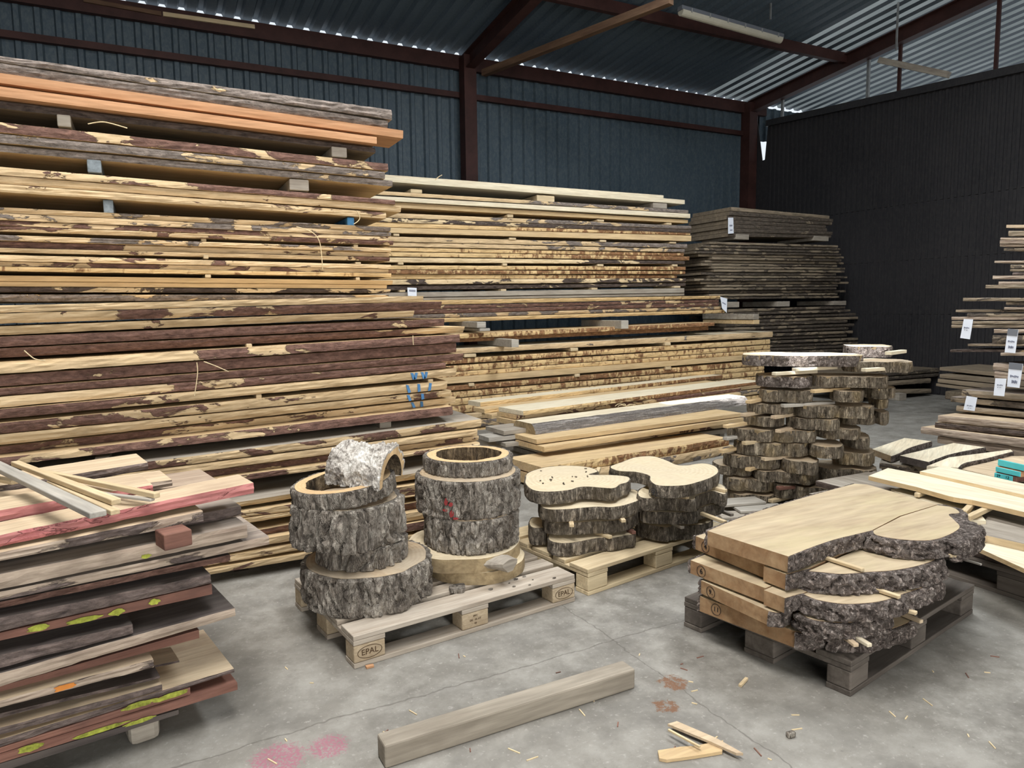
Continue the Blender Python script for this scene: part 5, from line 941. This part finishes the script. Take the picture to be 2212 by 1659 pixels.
stack(YT, [(2030, 793, 800, 2140, 803, 812, dict(off=.15)), (2030, 808, 816, 2140, 818, 827, {}), (2026, 818, 826, 2140, 829, 840, {}), (2022, 828, 834, 2140, 842, 850, {})])
q = onz(2040, 862, 0); tag(bx('bearer_block', (0, .9, -.4, 0, 0, .13), 'dull', None, (q.x, q.y, 0), 0, .02), 'rounded timber bearer under the low yellowish pile', 'bearer')

# ------------------------------------------------------------------ loose things on the floor
a, b = onz(832, 1662, 0), onz(1372, 1487, 0); an = math.atan2(b.y - a.y, b.x - a.x); L = math.hypot(b.x - a.x, b.y - a.y); o = bx('timber_beam', (0, L, 0, .082, 0, .082), 'beamwood', None, a, an, .007); tag(o, 'grey square timber beam lying alone on the concrete floor', 'beam')
def chip(px, z, th, mt, label, cat, name, group=None, ms=None): o = slab(name, [(*onz(x, y, 0)[:2], 0) for x, y in px], z, th, mt, ms or mt, None, sp=.02); return tag(o, label, cat, group)
chip([(1421, 1628), (1470, 1620), (1500, 1618), (1562, 1606), (1560, 1630), (1500, 1640), (1440, 1648), (1424, 1645)], .012, .011, 'sawn', 'yellow bark-backed slab offcut lying flat on the floor', 'offcut', 'bark_offcut', 'offcuts on the floor')
chip([(1442, 1576), (1462, 1570), (1545, 1606), (1605, 1640), (1590, 1640), (1535, 1615)], .022, .009, 'walwarm', 'long brownish offcut splinter lying across the yellow one', 'offcut', 'bark_offcut', 'offcuts on the floor')
bar('bark_offcut', onz(1444, 1578, .023), onz(1512, 1615, .023), .008, .006, 'shav', 'thin pale stick on the offcut splinter', 'offcut', 'offcuts on the floor', 0)
chip([(1595, 1483), (1610, 1467), (1616, 1469), (1601, 1486)], .010, .009, 'stick', 'small pale wood chip near the dark pallet', 'chip', 'wood_chip')
chip([(789, 1442), (806, 1438), (808, 1442), (792, 1446)], .010, .009, 'orange', 'small reddish chip by the stamped pallet corner', 'chip', 'wood_chip')
bar('wood_chip', onz(1700, 1594, 0), onz(1716, 1590, 0), .018, .02, 'bark', 'dark brown bark lump on the floor below the dark pallet', 'chip', None, .004)
rf = random.Random(11)
for i in range(46):
    x, y = rf.uniform(520, 2150), rf.uniform(1400, 1650)
    q = onz(x, y, 0)
    if (.6 < q.x < 1.95 and 2.8 < q.y) or (2.1 < q.x < 3.7 and 1.7 < q.y): continue
    l, t = rf.uniform(.012, .05), rf.uniform(0, PI); o = bx('wood_splinter', (-l / 2, l / 2, -.002, .002, 0, .003), 'shav' if rf.random() < .7 else 'walred', None, q, t, 0); tag(o, 'tiny wood splinter scattered on the concrete floor', 'splinter', 'splinters on the floor')

# ------------------------------------------------------------------ daylight
w = D.worlds.new('world'); bpy.context.scene.world = w; w.use_nodes = True; bg = w.node_tree.nodes['Background']; bg.inputs[0].default_value = (.86, .93, 1.0, 1); bg.inputs[1].default_value = .9
def area(name, loc, rot, sx, sy, e, col=(1, 1, 1)):
    l = D.lights.new(name, 'AREA'); l.shape = 'RECTANGLE'; l.size = sx; l.size_y = sy; l.energy = e; l.color = col; o = D.objects.new(name, l); COL.objects.link(o); o.location = loc; o.rotation_euler = rot; return o
area('door_daylight', (.5, -6.8, 2.4), (math.radians(90), 0, 0), 9, 4.2, 560, (1.0, .97, .92))
area('roof_light', (.2, 1.6, 6.3), (0, math.radians(0), 0), 1.3, 6.5, 520, (1.0, .98, .95))
area('roof_light', (5.4, 4.3, 6.2), (0, 0, 0), 1.0, 4.5, 400, (.93, .97, 1.0))
sl_ = D.lights.new('sun', 'SUN'); sl_.energy = 14; sl_.angle = .009; so_ = D.objects.new('sun', sl_); COL.objects.link(so_); so_.rotation_euler = Vector((-.30, -.35, 1)).to_track_quat('Z', 'Y').to_euler()
sc = bpy.context.scene
sc.view_settings.view_transform = 'Standard'; sc.view_settings.look = 'None'; sc.view_settings.gamma = 1; sc.view_settings.use_curve_mapping = False; sc.view_settings.exposure = 0.15
sc.cycles.use_denoising = True; sc.cycles.max_bounces = 5; sc.cycles.diffuse_bounces = 3; sc.cycles.glossy_bounces = 2; sc.cycles.transmission_bounces = 3; sc.cycles.sample_clamp_indirect = 6
